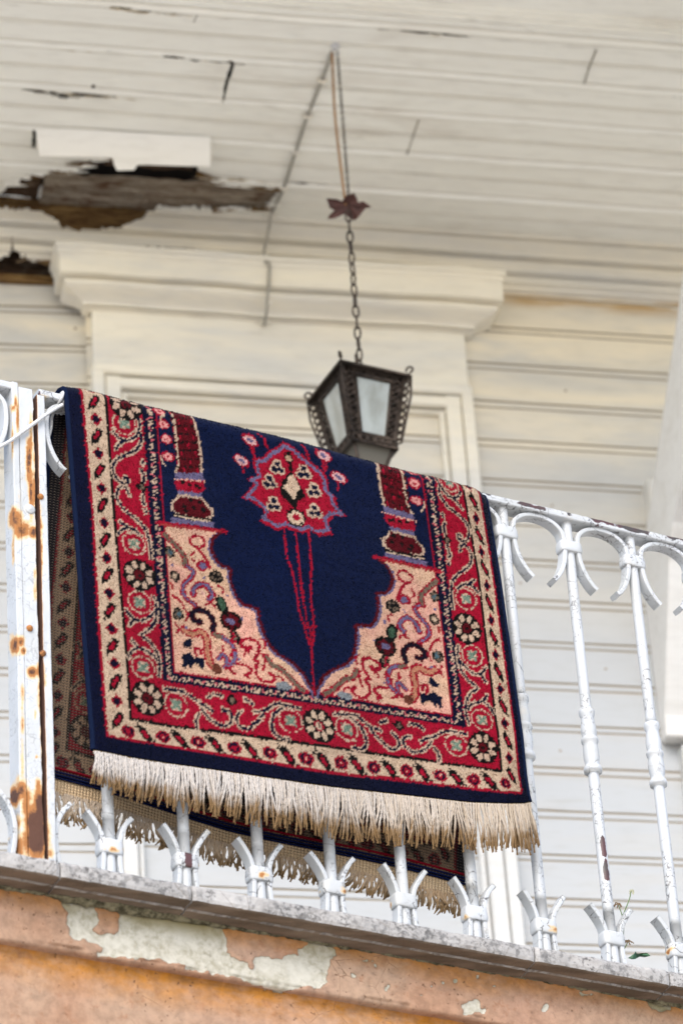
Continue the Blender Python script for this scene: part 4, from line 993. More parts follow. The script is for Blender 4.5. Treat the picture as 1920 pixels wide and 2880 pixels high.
S2(cE, [(460, 778), (505, 850), (580, 890), (650, 955), (720, 1030), (790, 1085)], 11, TAU, 18, RED); bell(cE, (612, 1042), 72, 34, lin('8d9296'))
S2(cE, [(100, 880), (180, 930)], 7, RED)
for o_, L_ in ((cD, [(1000, 690), (1020, 730), (1005, 775)]), (cD, [(905, 800), (935, 840), (925, 890)]), (cD, [(1290, 470), (1330, 500), (1325, 545)]), (cD, [(1180, 640), (1225, 625), (1260, 660)]), (cD, [(1070, 170), (1045, 215), (1075, 250)]),
               (cE, [(150, 560), (180, 600), (160, 640), (195, 655)]), (cE, [(560, 960), (600, 975), (610, 1000)]), (cE, [(410, 620), (450, 660), (445, 710)]), (cE, [(30, 960), (70, 990), (130, 985)]), (cE, [(190, 720), (150, 760), (170, 800)]), (cD, [(1490, 1010), (1530, 1040), (1520, 1090)])):
    S2(o_, L_, 6, RED)
for c in ((880, 290), (1165, 400), (1370, 560), (1010, 840), (1480, 1120), (1500, 760)): bell(cD, c, 14, 14, MAU)
# ---- hanging lamp medallion and its chains (centre)
def one(f, pts, *a, o=cB, smooth=False):
    q = crop(o, pts); f(crm(q, 4) if smooth else q, *a)
def e1(c, rx, ry, col, rot=0, o=cB): q = crop(o, [c])[0]; ell(q[0], q[1], rx/3.136, ry/3.136, col, rot)
for p in ([(615, 970), (640, 1200), (690, 1350), (730, 1568), (745, 1690), (790, 1820), (830, 1990)], [(715, 990), (745, 1250), (780, 1568), (805, 1720), (825, 1830)], [(830, 990), (855, 1350), (850, 1568), (865, 1700), (875, 1860), (862, 2000)]): one(line, p, 6, RED, smooth=True)
one(line, [(845, 1840), (852, 2000), (862, 2200), (880, 2430)], 6, RED); one(line, [(800, 1830), (835, 1850), (890, 1832)], 7, RED)
out = [(600, 195), (650, 225), (700, 245), (760, 310), (830, 360), (900, 425), (960, 460), (1000, 540), (1010, 640), (1070, 690), (1085, 780), (1170, 865), (1060, 860), (1005, 920), (1040, 1025), (920, 1040), (850, 990), (780, 1020), (690, 990), (620, 965), (540, 990), (470, 940), (395, 905), (445, 860), (425, 800), (365, 755), (300, 710), (235, 700), (305, 640), (345, 570), (285, 535), (375, 500), (350, 430), (340, 350), (430, 345), (480, 280), (550, 250)]
one(poly, out, RED); ctr = crop(cB, [(690, 620)])[0]; oq = crop(cB, out); inn = ctr+(oq-ctr)*.90; line(np.vstack([inn, inn[:1]]), 9, MAU); inn = ctr+(oq-ctr)*.80; inn = crm(np.vstack([inn, inn[:1]]), 3)
poly(ctr+(crm(np.vstack([oq, oq[:1]]), 3)-ctr)*.79, RED)
one(line, [(655, 300), (675, 450), (690, 640), (710, 800)], 9, BLK)
one(poly, [(600, 560), (660, 480), (700, 500), (770, 610), (800, 690), (740, 740), (715, 820), (670, 760), (590, 680), (580, 620)], BLK)
one(poly, [(655, 510), (690, 490), (715, 520), (735, 580), (765, 620), (725, 660), (710, 725), (675, 690), (655, 650), (595, 610), (640, 580)], BEI)
e1((655, 345), 42, 44, BLK); e1((657, 350), 27, 30, lin('c4a184')); e1((722, 878), 88, 82, BLK); e1((722, 878), 74, 66, BEI)
for q in range(8): a = q*.785; e1((722+72*math.cos(a), 878+64*math.sin(a)), 12, 12, BLK)
e1((724, 874), 34, 30, RED)
for c in ((555, 430), (788, 475), (490, 560), (880, 635), (525, 757), (885, 820)):
    for dx, dy in ((0, -30), (-26, 20), (26, 24)): e1((c[0]+dx, c[1]+dy), 46, 42, CRM)
    for dx, dy in ((0, -30), (-26, 20), (28, 26)): e1((c[0]+dx, c[1]+dy), 26, 24, NAVY)
for c in ((315, 192), (240, 372), (960, 328), (1095, 520)):
    one(line, [c, (c[0]+20 if c[0] < 600 else c[0]-5, c[1]+110)], 7, RED); e1(c, 78, 52, RED, .35); e1(c, 60, 38, lin('e9b6b4'), .35); e1(c, 32, 18, MAU, .35)
one(line, [(390, 130), (430, 165), (470, 265)], 8, RED); one(line, [(780, 235), (815, 290), (830, 355)], 8, RED); one(line, [(345, 245), (350, 345)], 6, RED); one(line, [(990, 400), (975, 470)], 6, RED)
# ---- pile shading of the dyes themselves (abrash) and knot grain
abr = 1+.22*(fbm(SG/60, TG/18, 2, 3)-.5)
kn = 1+.16*(np.random.RandomState(3).rand(*kx.shape)-.5)+.28*(fbm(SG/3.5, TG/16, 4, 2)-.5)
cnv *= .52; lum = cnv.mean(2, keepdims=True); cnv *= np.clip(.20+lum/.085, .20, 1.0); cnvp = np.clip(cnv*abr[..., None]*kn[..., None], 0, 1)
def samp(cv, S, T):
    i = np.clip(np.round(S/CS).astype(int), 0, len(S_ax)-1); j = np.clip(np.round((T+560)/CS).astype(int), 0, len(T_ax)-1); return cv[i, j]
# ---- rug surface
rug = thing('prayer_rug', 'red and navy fringed prayer rug hung over the white iron balcony railing', 'rug', RW(-.1, 0, 5.15))
R_ = .027
S_v = np.arange(0, 1256+.1, 4.0); NS = len(S_v)
def silh(x): return np.interp(x, Sil[:, 0], Sil[:, 1])
Ts = np.arange(-520, 300, 1.0); pf = fwd(np.repeat(S_v[:, None], len(Ts), 1), np.repeat(Ts[None, :], NS, 0))
dif = pf[..., 1]-(silh(pf[..., 0])+22)
idx = np.argmax(dif > 0, axis=1); T0 = Ts[idx]
T0 = np.convolve(np.pad(T0, 6, mode='edge'), np.ones(13)/13, 'valid')
def front(S, T):
    p = fwd(S, T); u_ = (S-628)/628.
    dist = (T-np.interp(S, S_v, T0))
    off = R_+.004*np.sin(S/210.+.6)*np.clip(dist/500, 0, 1)+.010*np.clip(dist/900, 0, 1)+.007*np.sin(S/95.+T/260.)*np.clip(dist/300, 0, 1)+.024*(fbm(S/260.+3, T/420.+2, 2, 2)-.5)*np.clip(dist/200, 0, 1)
    off = off-.010*np.clip((S-1200)/56., 0, 1)**2*np.clip(1-dist/900, .2, 1)-.006*np.clip((30-S)/30., 0, 1)**2
    d = ray(p[..., 0], p[..., 1]); pt = P0-C0
    t = ((pt @ nr)+off)/(d @ nr)
    return C0+d*t[..., None]
rows = []; Trow = []
# rows from bottom edge up to fold start (q), fold arc, back
NF, NA, NB = 230, 22, 200
Scol = S_v
for q in range(NF+1):
    t = 662+(T0-662)*q/NF; rows.append(front(Scol, t)); Trow.append(t)
pA = rows[-1]; pB = rows[-2]; lam = np.linalg.norm(pA-pB, axis=1)/np.abs(Trow[-1]-Trow[-2]); lam = np.full(NS, lam.mean())
tan0 = (pA-pB)/np.linalg.norm(pA-pB, axis=1)[:, None]; tz = tan0*.0+ez+er*((tan0 @ er)[:, None])*.6
tz /= np.linalg.norm(tz, axis=1)[:, None]
for q in range(1, NA+1):
    ph = math.pi*q/NA; rows.append(pA-nr*R_+nr*R_*math.cos(ph)+tz*R_*math.sin(ph)); Trow.append(T0-ph*R_/lam)
pC = rows[-1]; TbS = Trow[-1]
# back panel: far bottom corners surveyed on a plane behind the bars
bl0 = onrail(72, 2160, -.036); br0 = onrail(1308, 2486, -.036); bm0 = onrail(650, 2325, -.034); bq0 = onrail(283, 2216, -.036)
tt = S_v/1256.
bot = np.stack([np.interp(tt, [0, .17, .467, 1], [bl0[i], bq0[i], bm0[i], br0[i]]) for i in range(3)], -1)
Lb = np.linalg.norm(bot-pC, axis=1)
for q in range(1, NB+1):
    s_ = q/NB; P = pC*(1-s_)+bot*s_; wv = (.004*np.sin(S_v/130.+s_*3)+.004*np.sin(S_v/260.))*math.sin(s_*math.pi/2)*np.clip(s_*2, 0, 1)
    rows.append(P-nr*(wv[:, None]+.002)); Trow.append(TbS-s_*Lb/lam)
PG = np.array(rows); TT = np.array(Trow)                 # (rows, NS, 3)
dU = np.gradient(PG, axis=1); dV = np.gradient(PG, axis=0); NN = np.cross(dU, dV); NN /= np.linalg.norm(NN, axis=2)[..., None]+1e-12
if (NN[10, NS//2] @ nr) < 0: NN = -NN
hb = NF+NA
Sg = np.repeat(S_v[None, :], len(PG), 0)
# colours: front half reads the canvas; the back half is the rug's other end, mirrored row order
Tend = TT[-1][None, :]; backT = np.where(np.arange(len(PG))[:, None] <= hb+20, TT, 630-(TT-Tend))
swap = TT < -150-((T0-TT[hb])*0)[None, :]
colr = samp(cnvp, Sg, np.clip(np.where(np.arange(len(PG))[:, None] > hb, backT, TT), -560, 662))
nzs = (np.random.RandomState(5).rand(*Sg.shape)-.5)*.0004
pileV = PG+NN*(.0035+nzs[..., None]+.0006*(fbm(Sg/14, TT/14, 2, 2)-.5)[..., None])
def pile_mat():
    m = Mat('wool pile', .95, .05); c = m.attr('Col', 'Color')
    g_ = m.ramp(m.noise(700, 2, .6), .3, .7, .86, 1.12)
    mx = m.n('ShaderNodeVectorMath', operation='SCALE'); m.put(mx.inputs[0], c); m.put(mx.inputs['Scale'], g_)
    m.base(mx.outputs[0]); m.b.inputs['Sheen Weight'].default_value = .10; m.b.inputs['Sheen Roughness'].default_value = .4
    m.bump(m.noise(900, 2, .6), .35, .0010); return m.m
pile_m = pile_mat()
pile = mesh('pile', pileV.reshape(-1, 3), gridF(*Sg.shape), pile_m, rug, True, col=colr.reshape(-1, 3))
# woven back, seen inside the fold and through the bars: knots lie in ribs over the warps
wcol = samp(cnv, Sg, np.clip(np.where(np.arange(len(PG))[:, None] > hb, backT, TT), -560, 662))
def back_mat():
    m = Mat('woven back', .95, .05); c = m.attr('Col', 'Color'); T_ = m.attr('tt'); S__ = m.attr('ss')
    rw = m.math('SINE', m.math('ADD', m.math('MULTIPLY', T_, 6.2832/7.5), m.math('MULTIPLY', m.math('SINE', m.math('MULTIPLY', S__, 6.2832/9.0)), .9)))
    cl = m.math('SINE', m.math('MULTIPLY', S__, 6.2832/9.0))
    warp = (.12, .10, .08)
    sc2 = m.n('ShaderNodeVectorMath', operation='SCALE'); m.put(sc2.inputs[0], m.mix(1.0, c, (.92, .84, .76), 'MULTIPLY')); sc2.inputs['Scale'].default_value = .50; c = m.mix(.10, sc2.outputs[0], warp)  # knot colours darkened: shade on the back panel put into the colour
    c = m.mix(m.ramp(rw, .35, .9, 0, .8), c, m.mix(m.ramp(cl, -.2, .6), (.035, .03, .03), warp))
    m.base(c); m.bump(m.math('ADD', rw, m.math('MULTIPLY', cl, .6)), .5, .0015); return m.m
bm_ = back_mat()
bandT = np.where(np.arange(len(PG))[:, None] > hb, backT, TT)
wc = wcol.copy(); kil = bandT > 662
inner = PG-NN*.0035
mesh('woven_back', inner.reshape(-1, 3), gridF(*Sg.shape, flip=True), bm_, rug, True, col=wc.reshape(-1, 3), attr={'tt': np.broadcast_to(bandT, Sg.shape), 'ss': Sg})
# overcast edges (navy wool wrapped over the selvedge)
for col_i, nm in ((0, 'selvedge'), (NS-1, 'selvedge')):
    P = PG[::3, col_i]; mb = MB()
    mb.tube(P+np.array([0, 0, 0]), .0052, 8); o = mb.build(nm, plain('navy wool', tuple(lin('16223f')*.6), .95, spec=.05, sc_=500), rug, True)
# flat-woven end strips
kel_m = Mat('kilim end', .95, .05); t_ = kel_m.attr('tt'); s__ = kel_m.attr('ss')
kk = kel_m.math('SINE', kel_m.math('MULTIPLY', s__, 6.2832/9.0)); k2 = kel_m.math('SINE', kel_m.math('MULTIPLY', t_, 6.2832/7))
kel_m.base(kel_m.mix(kel_m.ramp(kk, -.2, .9, 0, .65), (.58, .43, .27), (.27, .18, .105))); kel_m.bump(kel_m.math('ADD', kk, k2), .6, .002)
def kilim(a, b, L, off, n=12):
    d = b-a; d /= np.linalg.norm(d, axis=1)[:, None]; q = np.linspace(0, 1, n)[:, None, None]
    P = b[None]+d[None]*q*L[None, :, None]+nr*off*1.0
    tt_ = np.repeat((q[:, 0]*L[None, :])/ .0007, 1, 1)
    o = mesh('kilim_end', P.reshape(-1, 3), gridF(n, NS), kel_m.m, rug, True, attr={'tt': tt_, 'ss': np.repeat(S_v[None, :], n, 0)})
    sm_ = o.modifiers.new('t', 'SOLIDIFY'); sm_.thickness = .003; sm_.offset = 0
    return P[-1]
Lk = np.full(NS, .030)
endB = kilim(PG[-4], PG[-1], Lk, 0)
endF = kilim(PG[3], PG[0], np.full(NS, .006), 0, 3)
# stripes of navy and red weft on the back end
mbs = []
for off_t, colr_, wd in ((-.001, lin('16204a'), .0017), (.0025+.0018, lin('16204a'), .0017), (-.0062, lin('16204a'), .0017), (-.0125, lin('8c1428'), .0020)):
    mb = MB(); d = PG[-1]-PG[-4]; d /= np.linalg.norm(d, axis=1)[:, None]
    P = PG[-1]+d*off_t+nr*.0042; mb.tube(P[::2], wd, 6); mb.build('weft_stripe', plain('weft', tuple(colr_*.6), .95, spec=.05, sc_=400), rug, True)
# pile tufts
def tufts():
    r = np.random.RandomState(9); K = 150000; vmax = NF+NA-1
    a = r.rand(K)*vmax; b = r.rand(K)*(NS-1.001)
    ia, ib = a.astype(int), b.astype(int); fa, fb = (a-ia)[:, None], (b-ib)[:, None]
    P = (PG[ia, ib]*(1-fa)+PG[ia+1, ib]*fa)*(1-fb)+(PG[ia, ib+1]*(1-fa)+PG[ia+1, ib+1]*fa)*fb
    N = NN[ia, ib]; s_ = S_v[ib]+fb[:, 0]*4; t_ = TT[ia, ib]*(1-fa[:, 0])+TT[np.minimum(ia+1, len(PG)-1), ib]*fa[:, 0]
    c = samp(cnvp, s_, np.clip(t_, -560, 662))*(.86+.34*r.rand(K))[:, None]
    base = P+N*.0030; dirn = N*1.0+er*(r.rand(K)-.5)[:, None]*1.1+ez*(r.rand(K)[:, None]-.75)*.9; dirn /= np.linalg.norm(dirn, axis=1)[:, None]
    L = (.0016+.0016*r.rand(K))[:, None]; sd = er*np.cos(r.rand(K)*6.28)[:, None]+ez*np.sin(r.rand(K)*6.28)[:, None]; sd = sd*.0007
    V = np.stack([base-sd, base+sd, base+dirn*L], 1).reshape(-1, 3); F = np.arange(3*K).reshape(-1, 3)
    mesh('pile_tufts', V, F, pile_m, rug, False, col=np.repeat(np.clip(c, 0, 1), 3, 0))
tufts()
# fringes
def fringe_mat(name, a, b, tip):
    m = Mat(name, .9, .1); v = m.attr('v'); r = m.attr('r')
    c = m.mix(r, a, b); c = m.mix(m.ramp(m.math('ADD', v, m.math('MULTIPLY', m.noise(40, 3), .5)), .74, 1.12), c, tip)
    m.base(c); m.bump(m.noise(900, 2), .5, .001); return m.m
fr_front = fringe_mat('fringe yarn', (.46, .425, .395), (.41, .34, .265), (.20, .125, .06))
fr_back = fringe_mat('back fringe yarn', (.44, .36, .28), (.38, .27, .165), (.25, .165, .085))
def fringe(name, E, dn, n, len_f, off_f, mat, seed, curl=0.20, rad=.00108):
    r = np.random.RandomState(seed); VV = []; FF = []; at = []; ar = []; nv = 0; NSG = 9; K = 5
    an = np.arange(K)*2*math.pi/K
    for i in range(n):
        s = (i+.5+(r.rand()-.5)*.7)/n*(NS-1); j = min(int(s), NS-2); f = s-j
        p = E[j]*(1-f)+E[j+1]*f; d = dn[j]*(1-f)+dn[j+1]*f
        L = len_f(s/(NS-1))*(1+.30*(r.rand()-.5)); lay = r.rand()
        sx = (r.rand()-.5)*curl*1.3+.10*math.sin(i*.31+seed)+(vn(i*.13, seed, 1)-.5)*.5*curl*2; so_ = off_f+lay*.007
        q = np.linspace(0, 1, NSG)
        lat = sx*L*q**1.6+(r.rand()-.5)*.0045*np.sin(q*math.pi*(1+r.rand()*1.5))*1.2
        outw = so_*(.4+.6*q)+.004*np.sin(q*2.5+r.rand()*3)*q-(.008*q*q)
        C = p+d*(L*q)[:, None]+er*lat[:, None]+nr*outw[:, None]
        rr = i/n; tone = np.clip(.5+.5*math.sin(rr*5.5-1.3)+(r.rand()-.5)*.5, 0, 1) if False else np.clip(rr*1.3-.25+(r.rand()-.5)*.45, 0, 1)
        for ply in range(2):
            ph = q*L/.011*2*math.pi*.5+ply*math.pi+i
            Cp = C+er*(np.cos(ph)*rad*.85)[:, None]+nr*(np.sin(ph)*rad*.85)[:, None]
            T = np.gradient(Cp, axis=0); T /= np.linalg.norm(T, axis=1)[:, None]+1e-12
            a = np.cross(T, nr); a /= np.linalg.norm(a, axis=1)[:, None]+1e-12; b = np.cross(T, a)
            rd = rad*(1.0+.25*r.rand())*np.where(q > .9, .65, 1.0)
            V = Cp[:, None, :]+a[:, None, :]*(np.cos(an)*1.0)[None, :, None]*rd[:, None, None]+b[:, None, :]*np.sin(an)[None, :, None]*rd[:, None, None]
            VV.append(V.reshape(-1, 3)); ii = np.arange(NSG*K).reshape(NSG, K)+nv
            FF.append(np.stack([ii[:-1], np.roll(ii, -1, 1)[:-1], np.roll(ii, -1, 1)[1:], ii[1:]], -1).reshape(-1, 4)); nv += NSG*K
            at.append(np.repeat(q, K)); ar.append(np.full(NSG*K, tone))
    return mesh(name, np.concatenate(VV), np.concatenate(FF), mat, rug, True, attr={'v': np.concatenate(at), 'r': np.concatenate(ar)})
dF = PG[0]-PG[6]; dF /= np.linalg.norm(dF, axis=1)[:, None]; dB = PG[-1]-PG[-6]; dB /= np.linalg.norm(dB, axis=1)[:, None]
dF = dF*.35-ez*.65; dF /= np.linalg.norm(dF, axis=1)[:, None]; dB = dB*.5-ez*.5; dB /= np.linalg.norm(dB, axis=1)[:, None]
fringe('front_fringe', endF-dF*.003, dF, 470, lambda s: np.interp(s, [0, .1, .3, .6, .85, 1], [.050, .062, .072, .078, .074, .072]), .002, fr_front, 3)
fringe('back_fringe', endB-dB*.003, dB, 360, lambda s: np.interp(s, [0, .2, .3, .5, 1], [.045, .040, .034, .032, .030]), -.001, fr_back, 5, .8, .0011)

# ================================================================== LANTERN
LY = float(onceil(942, 128)[1]); hook = onceil(942, 128)
lan_m = plain('dark rusted lantern iron', (.055, .040, .030), .55, .6, .4, .6, 60)
leaf_m = plain('rusted leaf', (.085, .035, .028), .6, .3, .4, .4, 50)
lant = thing('hanging_lantern', 'rusty filigree iron lantern with frosted panes hanging by chain from the soffit', 'lantern', hook-ez*.75)
def onvert(x, y):                       # point of the hanging plane (through the hook, facing the camera)
    n_ = np.array([-fw[0], -fw[1], 0]); n_ /= np.linalg.norm(n_); return onplane(x, y, hook, n_)
def zvert(y): return float(onvert(985, y)[2])
hx, hy = hook[0], hook[1]
zl_top = zvert(1040)
mb = MB()
for (xo, r) in ((.0, .006),):
    mb.lathe(hook-ez*.012+np.array([xo, 0, 0]), [(.004, 0), (.007, .003), (.010, .008), (.010, .012)], 12)
mb.tube([hook-ez*.012+np.array([math.cos(a)*.007, 0, -.007+math.sin(a)*.007]) for a in np.linspace(0, 6.28, 14, endpoint=False)], .0022, 6, closed=True)
mb.build('ceiling_hook', cm, lant, True)
zleaf = zvert(582)
# hanging cable pair
mb = MB(); mb.tube(crm([hook+np.array([-.008, 0, -.02]), hook*np.array([1, 1, 0])+np.array([-.012, 0, (hook[2]+zleaf)/2+.03]), hook*np.array([1, 1, 0])+np.array([-.008, 0, zleaf+.1]), hook*np.array([1, 1, 0])+np.array([-.004, 0, zleaf+.005])], 8), .0026, 7)
mb.build('cord', plain('ochre cord', (.30, .15, .05), .8, sc_=80), lant, True)
def chain(mb, p0, p1, ll, rw, wr):
    L = np.linalg.norm(p1-p0); n = int(round(L/(ll-2*wr)/1.0)); d = (p1-p0)/L
    sx = np.array([.93, -.36, 0]); sy = np.array([.36, .93, 0])
    for i in range(n):
        c = p0+d*(L*(i+.5)/n); s_ = sx*math.cos(i*1.4+.3)+sy*math.sin(i*1.4+.3); half = L/n/2+wr*.9
        pts = []
        for a in np.linspace(0, 2*math.pi, 14, endpoint=False): pts.append(c+d*(half*math.sin(a))+s_*(rw*math.cos(a)*(1 if abs(math.sin(a)) < .95 else .8)))
        mb.tube(pts, wr, 5, closed=True)
mb = MB(); chain(mb, hook-ez*.018+np.array([.004, 0, 0]), np.array([hx+.004, hy, zleaf]), .011, .0024, .0011); mb.build('fine_chain', lan_m, lant, True)
mb = MB(); chain(mb, np.array([hx, hy, zleaf-.01]), np.array([hx, hy, zl_top-.005]), .031, .0062, .0022); mb.build('chain', lan_m, lant, True)
# maple leaf canopy plate, slightly drooping
lp = [(918, 560), (945, 555), (962, 568), (972, 545), (982, 550), (995, 538), (1004, 560), (1008, 577), (1022, 568), (1045, 578), (1028, 588), (1008, 605), (998, 622), (984, 612), (970, 603), (940, 610), (921, 618), (925, 600), (940, 594), (926, 580)]
c_ = np.array([hx, hy, zleaf]); nl = np.array([-fw[0], -fw[1], -.75]); nl /= np.linalg.norm(nl); V = [c_+np.array([0, 0, .008])]
for i, q in enumerate(lp):
    P = onplane(q[0], q[1], c_, nl); d = P-c_; V.append(P-nl*(-.10*np.linalg.norm(d))*1.0-ez*(.004 if i % 4 in (1, 3) else -.002))
n_ = len(lp); V2 = [v+nl*-.0015 for v in V]
F = [(0, i+1, (i+1) % n_+1) for i in range(n_)]+[(n_+1, (i+1) % n_+n_+2, i+n_+2) for i in range(n_)]+[(i+1, i+n_+2, (i+1) % n_+n_+2, (i+1) % n_+1) for i in range(n_)]
mesh('leaf_plate', V+V2, F, leaf_m, lant)
# body: four-sided, tapering
a0 = math.radians(14); zt_ = zvert(1062); dirs = []
dglass = Mat('dark glass', .5, .4); dglass.base((.10, .09, .07))  # lower cup panes, darker than the frosted ones
cen = np.array([hx-.006, hy, 0.0])
def corner(q, half, z): a = a0+math.radians(-135+90*q); return cen+np.array([math.cos(a)*half*1.414, math.sin(a)*half*1.414, z])
zT, zM, zL = zvert(1098), zvert(1276), zvert(1362)
h_out, hT, hM, hL = .078, .067, .046, .022
glass = Mat('frosted glass', .35, .5); glass.base(glass.mix(glass.ramp(glass.noise(26, 5, .65, glass.scale(1, 1, .35)), .35, .7), (.36, .38, .34), (.22, .22, .17))); glass.b.inputs['Transmission Weight'].default_value = .25; glass.bump(glass.noise(160, 3), .4, .001)
mb = MB(); prof = MB()
# roof: shallow pyramid with eave rim
V = [corner(q, h_out, zT) for q in range(4)]+[corner(q, h_out, zT+.005) for q in range(4)]+[corner(q, .020, zT+.045) for q in range(4)]+[cen+ez*(zT+.055)]
F = [(i, (i+1) % 4, (i+1) % 4+4, i+4) for i in range(4)]+[(i+4, (i+1) % 4+4, (i+1) % 4+8, i+8) for i in range(4)]+[(i+8, (i+1) % 4+8, 12) for i in range(4)]+[(3, 2, 1, 0)]
mb.add(V, F); rf = mb.build('lantern_roof', lan_m, lant)
mb = MB()
for q in range(4):
    c_ = corner(q, h_out-.004, zT+.004); o_ = (c_-cen-ez*(zT+.004)); o_ /= np.linalg.norm(o_)
    mb = MB(); mb.tube([c_+ez*(.012+.007*math.sin(a))+o_*(.004+.007*math.cos(a)) for a in np.linspace(-1.6, 3.4, 12)], .0024, 6); mb.build('finial', lan_m, rf, True)
mb = MB(); mb.tube([cen+ez*(zT+.05), cen+ez*(zT+.085)], .004, 8)
mb.build('roof_stem', lan_m, rf, True)
for q in range(4):
    A_, B_ = corner(q, hM+.004, zM), corner((q+1) % 4, hM+.004, zM); mb = MB()
    for i in range(6):
        c = A_*(1-(i+.5)/6)+B_*(i+.5)/6; e_ = (B_-A_)/np.linalg.norm(B_-A_)
        mb.tube([c+e_*(.0075*math.cos(t))+ez*(.008*math.sin(t)-.002) for t in np.linspace(0, 6.28, 9, endpoint=False)], .0026, 5, closed=True)
    mb.tube([A_+ez*.008, B_+ez*.008], .003, 5); mb.tube([A_-ez*.012, B_-ez*.012], .003, 5)
    mb.build('filigree_band', lan_m, lant, True)
def strip_filigree(mb, p0, p1, wdir, wd, n, r=.0014):
    # two edge wires with rings and crosses between them (pierced metal)
    a0_, a1_ = p0-wdir*wd/2, p1-wdir*wd/2; b0_, b1_ = p0+wdir*wd/2, p1+wdir*wd/2
    mb.tube([a0_, a1_], .0026, 6); mb.tube([b0_, b1_], .0026, 6); d = (p1-p0)
    for i in range(n):
        c = p0+d*((i+.5)/n); L = np.linalg.norm(d)/n
        dd = d/np.linalg.norm(d)
        mb.tube([c+dd*(L*.42*math.cos(t))+wdir*(wd*.36*math.sin(t)) for t in np.linspace(0, 6.28, 8, endpoint=False)], r*1.3, 5, closed=True)
        if i % 2: mb.tube([c-dd*L*.5-wdir*wd*.4, c+dd*L*.5+wdir*wd*.4], r*1.6, 4)
for q in range(4):
    A_, B_ = corner(q, hT, zT-.002), corner((q+1) % 4, hT, zT-.002); C_, D_ = corner((q+1) % 4, hM, zM), corner(q, hM, zM)
    ex_ = (B_-A_)/np.linalg.norm(B_-A_); dnv = ((C_+D_)/2-(A_+B_)/2); dnl = np.linalg.norm(dnv); dn_ = dnv/dnl; nrm = np.cross(ex_, dn_)
    if nrm @ (A_-cen-ez*A_[2]) < 0: nrm = -nrm
    i1 = .17; pa = A_+ex_*.027+dn_*.014; pb = B_-ex_*.027+dn_*.014; pc_ = C_-ex_*.019-dn_*.012; pd = D_+ex_*.019-dn_*.012
    gl = mesh('glass_pane', [pa-nrm*.001, pb-nrm*.001, pc_-nrm*.001, pd-nrm*.001, pa-nrm*.003, pb-nrm*.003, pc_-nrm*.003, pd-nrm*.003], [(0, 1, 2, 3), (7, 6, 5, 4), (0, 4, 5, 1), (1, 5, 6, 2), (2, 6, 7, 3), (3, 7, 4, 0)], glass.m, lant)
    mb = MB()
    for s_, e_ in ((pa, pb), (pb, pc_), (pc_, pd), (pd, pa)): mb.tube([s_, e_], .0030, 6)
    strip_filigree(mb, (A_*.5+pa*.5), (D_*.5+pd*.5), ex_, .021, 11); strip_filigree(mb, (B_*.5+pb*.5), (C_*.5+pc_*.5), ex_, .021, 11)
    strip_filigree(mb, A_+dn_*.004+ex_*.01, B_+dn_*.004-ex_*.01, dn_, .012, 8)
    # lower cup
    E_, F_ = corner((q+1) % 4, hL, zL), corner(q, hL, zL)
    fr = mb.build('pane_frame', lan_m, lant, True)
    mesh('glass_pane', [D_, C_, E_, F_, D_-nrm*.002, C_-nrm*.002, E_-nrm*.002, F_-nrm*.002], [(0, 1, 2, 3), (7, 6, 5, 4), (0, 4, 5, 1), (1, 5, 6, 2), (2, 6, 7, 3), (3, 7, 4, 0)], dglass.m, lant)
mb = MB()
for q in range(4):
    A_, D_, F_ = corner(q, hT, zT), corner(q, hM, zM), corner(q, hL, zL); mb.tube([A_, D_, F_], .0042, 6)
    C_ = corner((q+1) % 4, hM, zM); mb.tube([D_, C_], .0042, 6); E_ = corner((q+1) % 4, hL, zL); mb.tube([F_, E_], .003, 6)
    o_ = A_-cen-ez*A_[2]; o_ /= np.linalg.norm(o_)
    # pierced corner fin
    for i in range(9):
        t = i/9; c = (A_*(1-t)+D_*t)+o_*.008
        mb.tube([c+ez*(.0075*math.cos(a))+o_*(.0060*math.sin(a)) for a in np.linspace(0, 6.28, 8, endpoint=False)], .0028, 5, closed=True)
    mb.tube([corner(q, h_out, zT), corner(q, h_out-.002, zT-.045), D_+o_*.014, D_], .0026, 6)
    mb.tube([corner(q, h_out, zT), corner((q+1) % 4, h_out, zT)], .0036, 6)
mb.build('corner_frame', lan_m, lant, True)
mb = MB(); mb.lathe(cen+ez*(zM-.006), [(.004, 0), (.022, .001), (.022, .006), (.010, .008), (.0095, .030), (.004, .031)], 14); mb.build('lamp_holder', plain('brass', (.22, .16, .08), .5, .5), lant, True)

# ================================================================== CABLE ON SOFFIT
cab_m = plain('painted grey cable', (.36, .34, .29), .7, sc_=60)
cab = thing('electric_cable', 'thin painted electric cable clipped across the soffit and down the window cornice', 'cable', onceil(930, 165))
cp = [onceil(a, b, -.006) for a, b in ((934, 148), (905, 225), (885, 275), (865, 325), (848, 375), (832, 425), (815, 475), (798, 528), (778, 570), (764, 600))]
mb = MB(); mb.tube(crm(cp, 5), .0036, 7); pw = [onwall(a, b, p_) for a, b, p_ in ((762, 606, .068), (756, 640, .062), (748, 680, .06), (742, 712, .05), (746, 735, .096), (757, 742, .100), (756, 800, .095), (752, 825, .09), (750, 870, .075), (746, 900, .045), (742, 915, .03))]
mb.tube(crm(pw, 5), .0034, 7); mb.build('cable_run', cab_m, cab, True)
for a, b, o_ in ((905, 226, 0), (864, 326, 0), (832, 426, 0), (797, 528, 0), (762, 603, 0), (742, 715, 1), (753, 850, 2), (742, 905, 3)):
    P = onceil(a, b, -.006) if o_ == 0 else onwall(a, b, (.055, .08, .03)[o_-1]); mb = MB()
    mb.tube([P+np.array([-.009, 0, .003]), P+np.array([-.004, 0, -.004]), P+np.array([.004, 0, -.004]), P+np.array([.010, 0, .003])], .0038, 7); mb.build('clip', trim_m, cab, True)

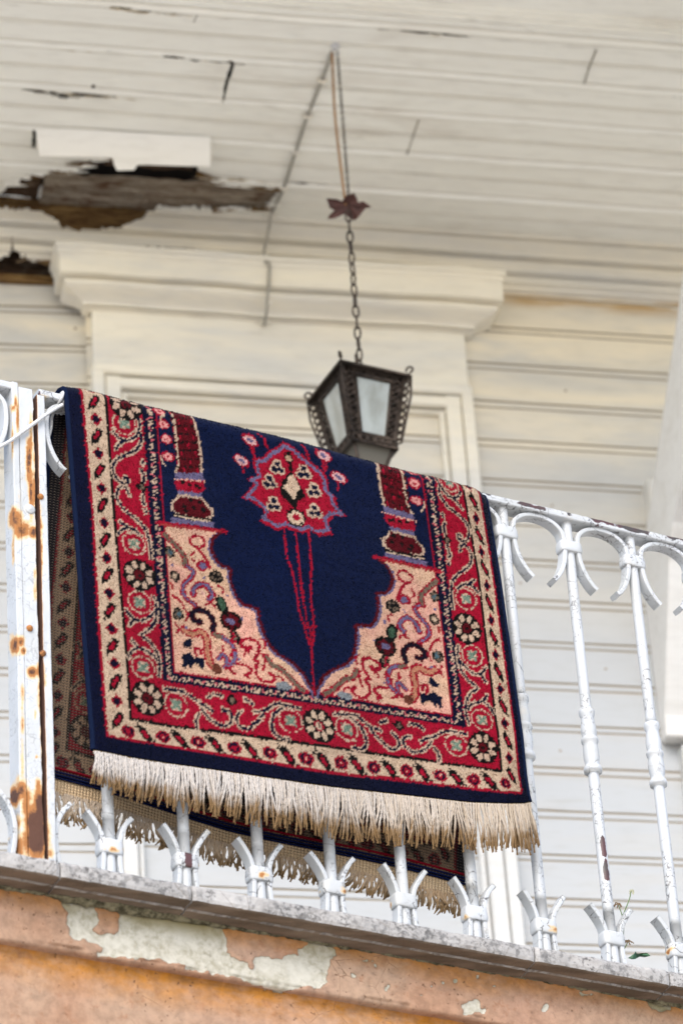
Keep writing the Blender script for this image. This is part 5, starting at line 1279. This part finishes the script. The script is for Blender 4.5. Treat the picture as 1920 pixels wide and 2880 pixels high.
# ================================================================== WEED IN THE COPING
stem_m = plain('green stem', (.10, .17, .045), .7, sc_=80); dry_m = plain('dry seed head', (.20, .13, .07), .9, sc_=80); leafg = plain('dark green leaf', (.03, .11, .045), .5, sc_=60, var=.5)
weed = thing('weed', 'dried flowering weed rooted in the coping behind a baluster foot', 'plant', onrail(1752, 2690, -.01))
wp = lambda L: [onrail(x, y, -.012) for x, y in L]
mb = MB(); mb.tube(crm(wp([(1752, 2712), (1752, 2680), (1751, 2640), (1753, 2600)]), 5), .0011, 5); mb.tube(crm(wp([(1752, 2600), (1749, 2578), (1756, 2560), (1768, 2530), (1773, 2508)]), 5), .0009, 5)
mb.tube(crm(wp([(1749, 2578), (1744, 2562), (1737, 2545)]), 4), .0008, 5); mb.tube(crm(wp([(1751, 2675), (1758, 2662), (1764, 2650)]), 4), .0008, 5); mb.build('stem', stem_m, weed, True)
for (x, y, n, L, mt) in ((1737, 2542, 9, 15, dry_m), (1765, 2647, 12, 18, dry_m), (1775, 2505, 10, 12, plain('pale seed head', (.42, .42, .30), .9))):
    mb = MB(); r = np.random.RandomState(int(x))
    for i in range(n):
        a = r.rand()*6.28; l = L*(.5+.5*r.rand()); mb.tube(crm(wp([(x, y), (x+math.cos(a)*l*.6, y+math.sin(a)*l*.35), (x+math.cos(a)*l, y+math.sin(a)*l*.5+5)]), 3), .0009, 4)
    mb.lathe(wp([(x, y)])[0], [(.0005, -.002), (.002, 0), (.0005, .002)], 6); mb.build('seed_head', mt, weed, True)
sp_ = thing('seedling', 'single jagged dark green leaf sprouting from the coping edge', 'plant', onrail(1770, 2694, -.01))
lfp = [(1765, 2694), (1782, 2682), (1786, 2676), (1792, 2684), (1806, 2684), (1818, 2680), (1828, 2688), (1812, 2692), (1798, 2690), (1786, 2697), (1776, 2698)]
V = [onrail(x, y, -.012+.01*math.sin(x*.1)) for x, y in lfp]; K = len(V)
mesh('leaf', V+[v-nr*.0006 for v in V], [tuple(range(K)), tuple(range(2*K-1, K-1, -1))]+[(i, i+K, (i+1) % K+K, (i+1) % K) for i in range(K)], leafg, sp_)
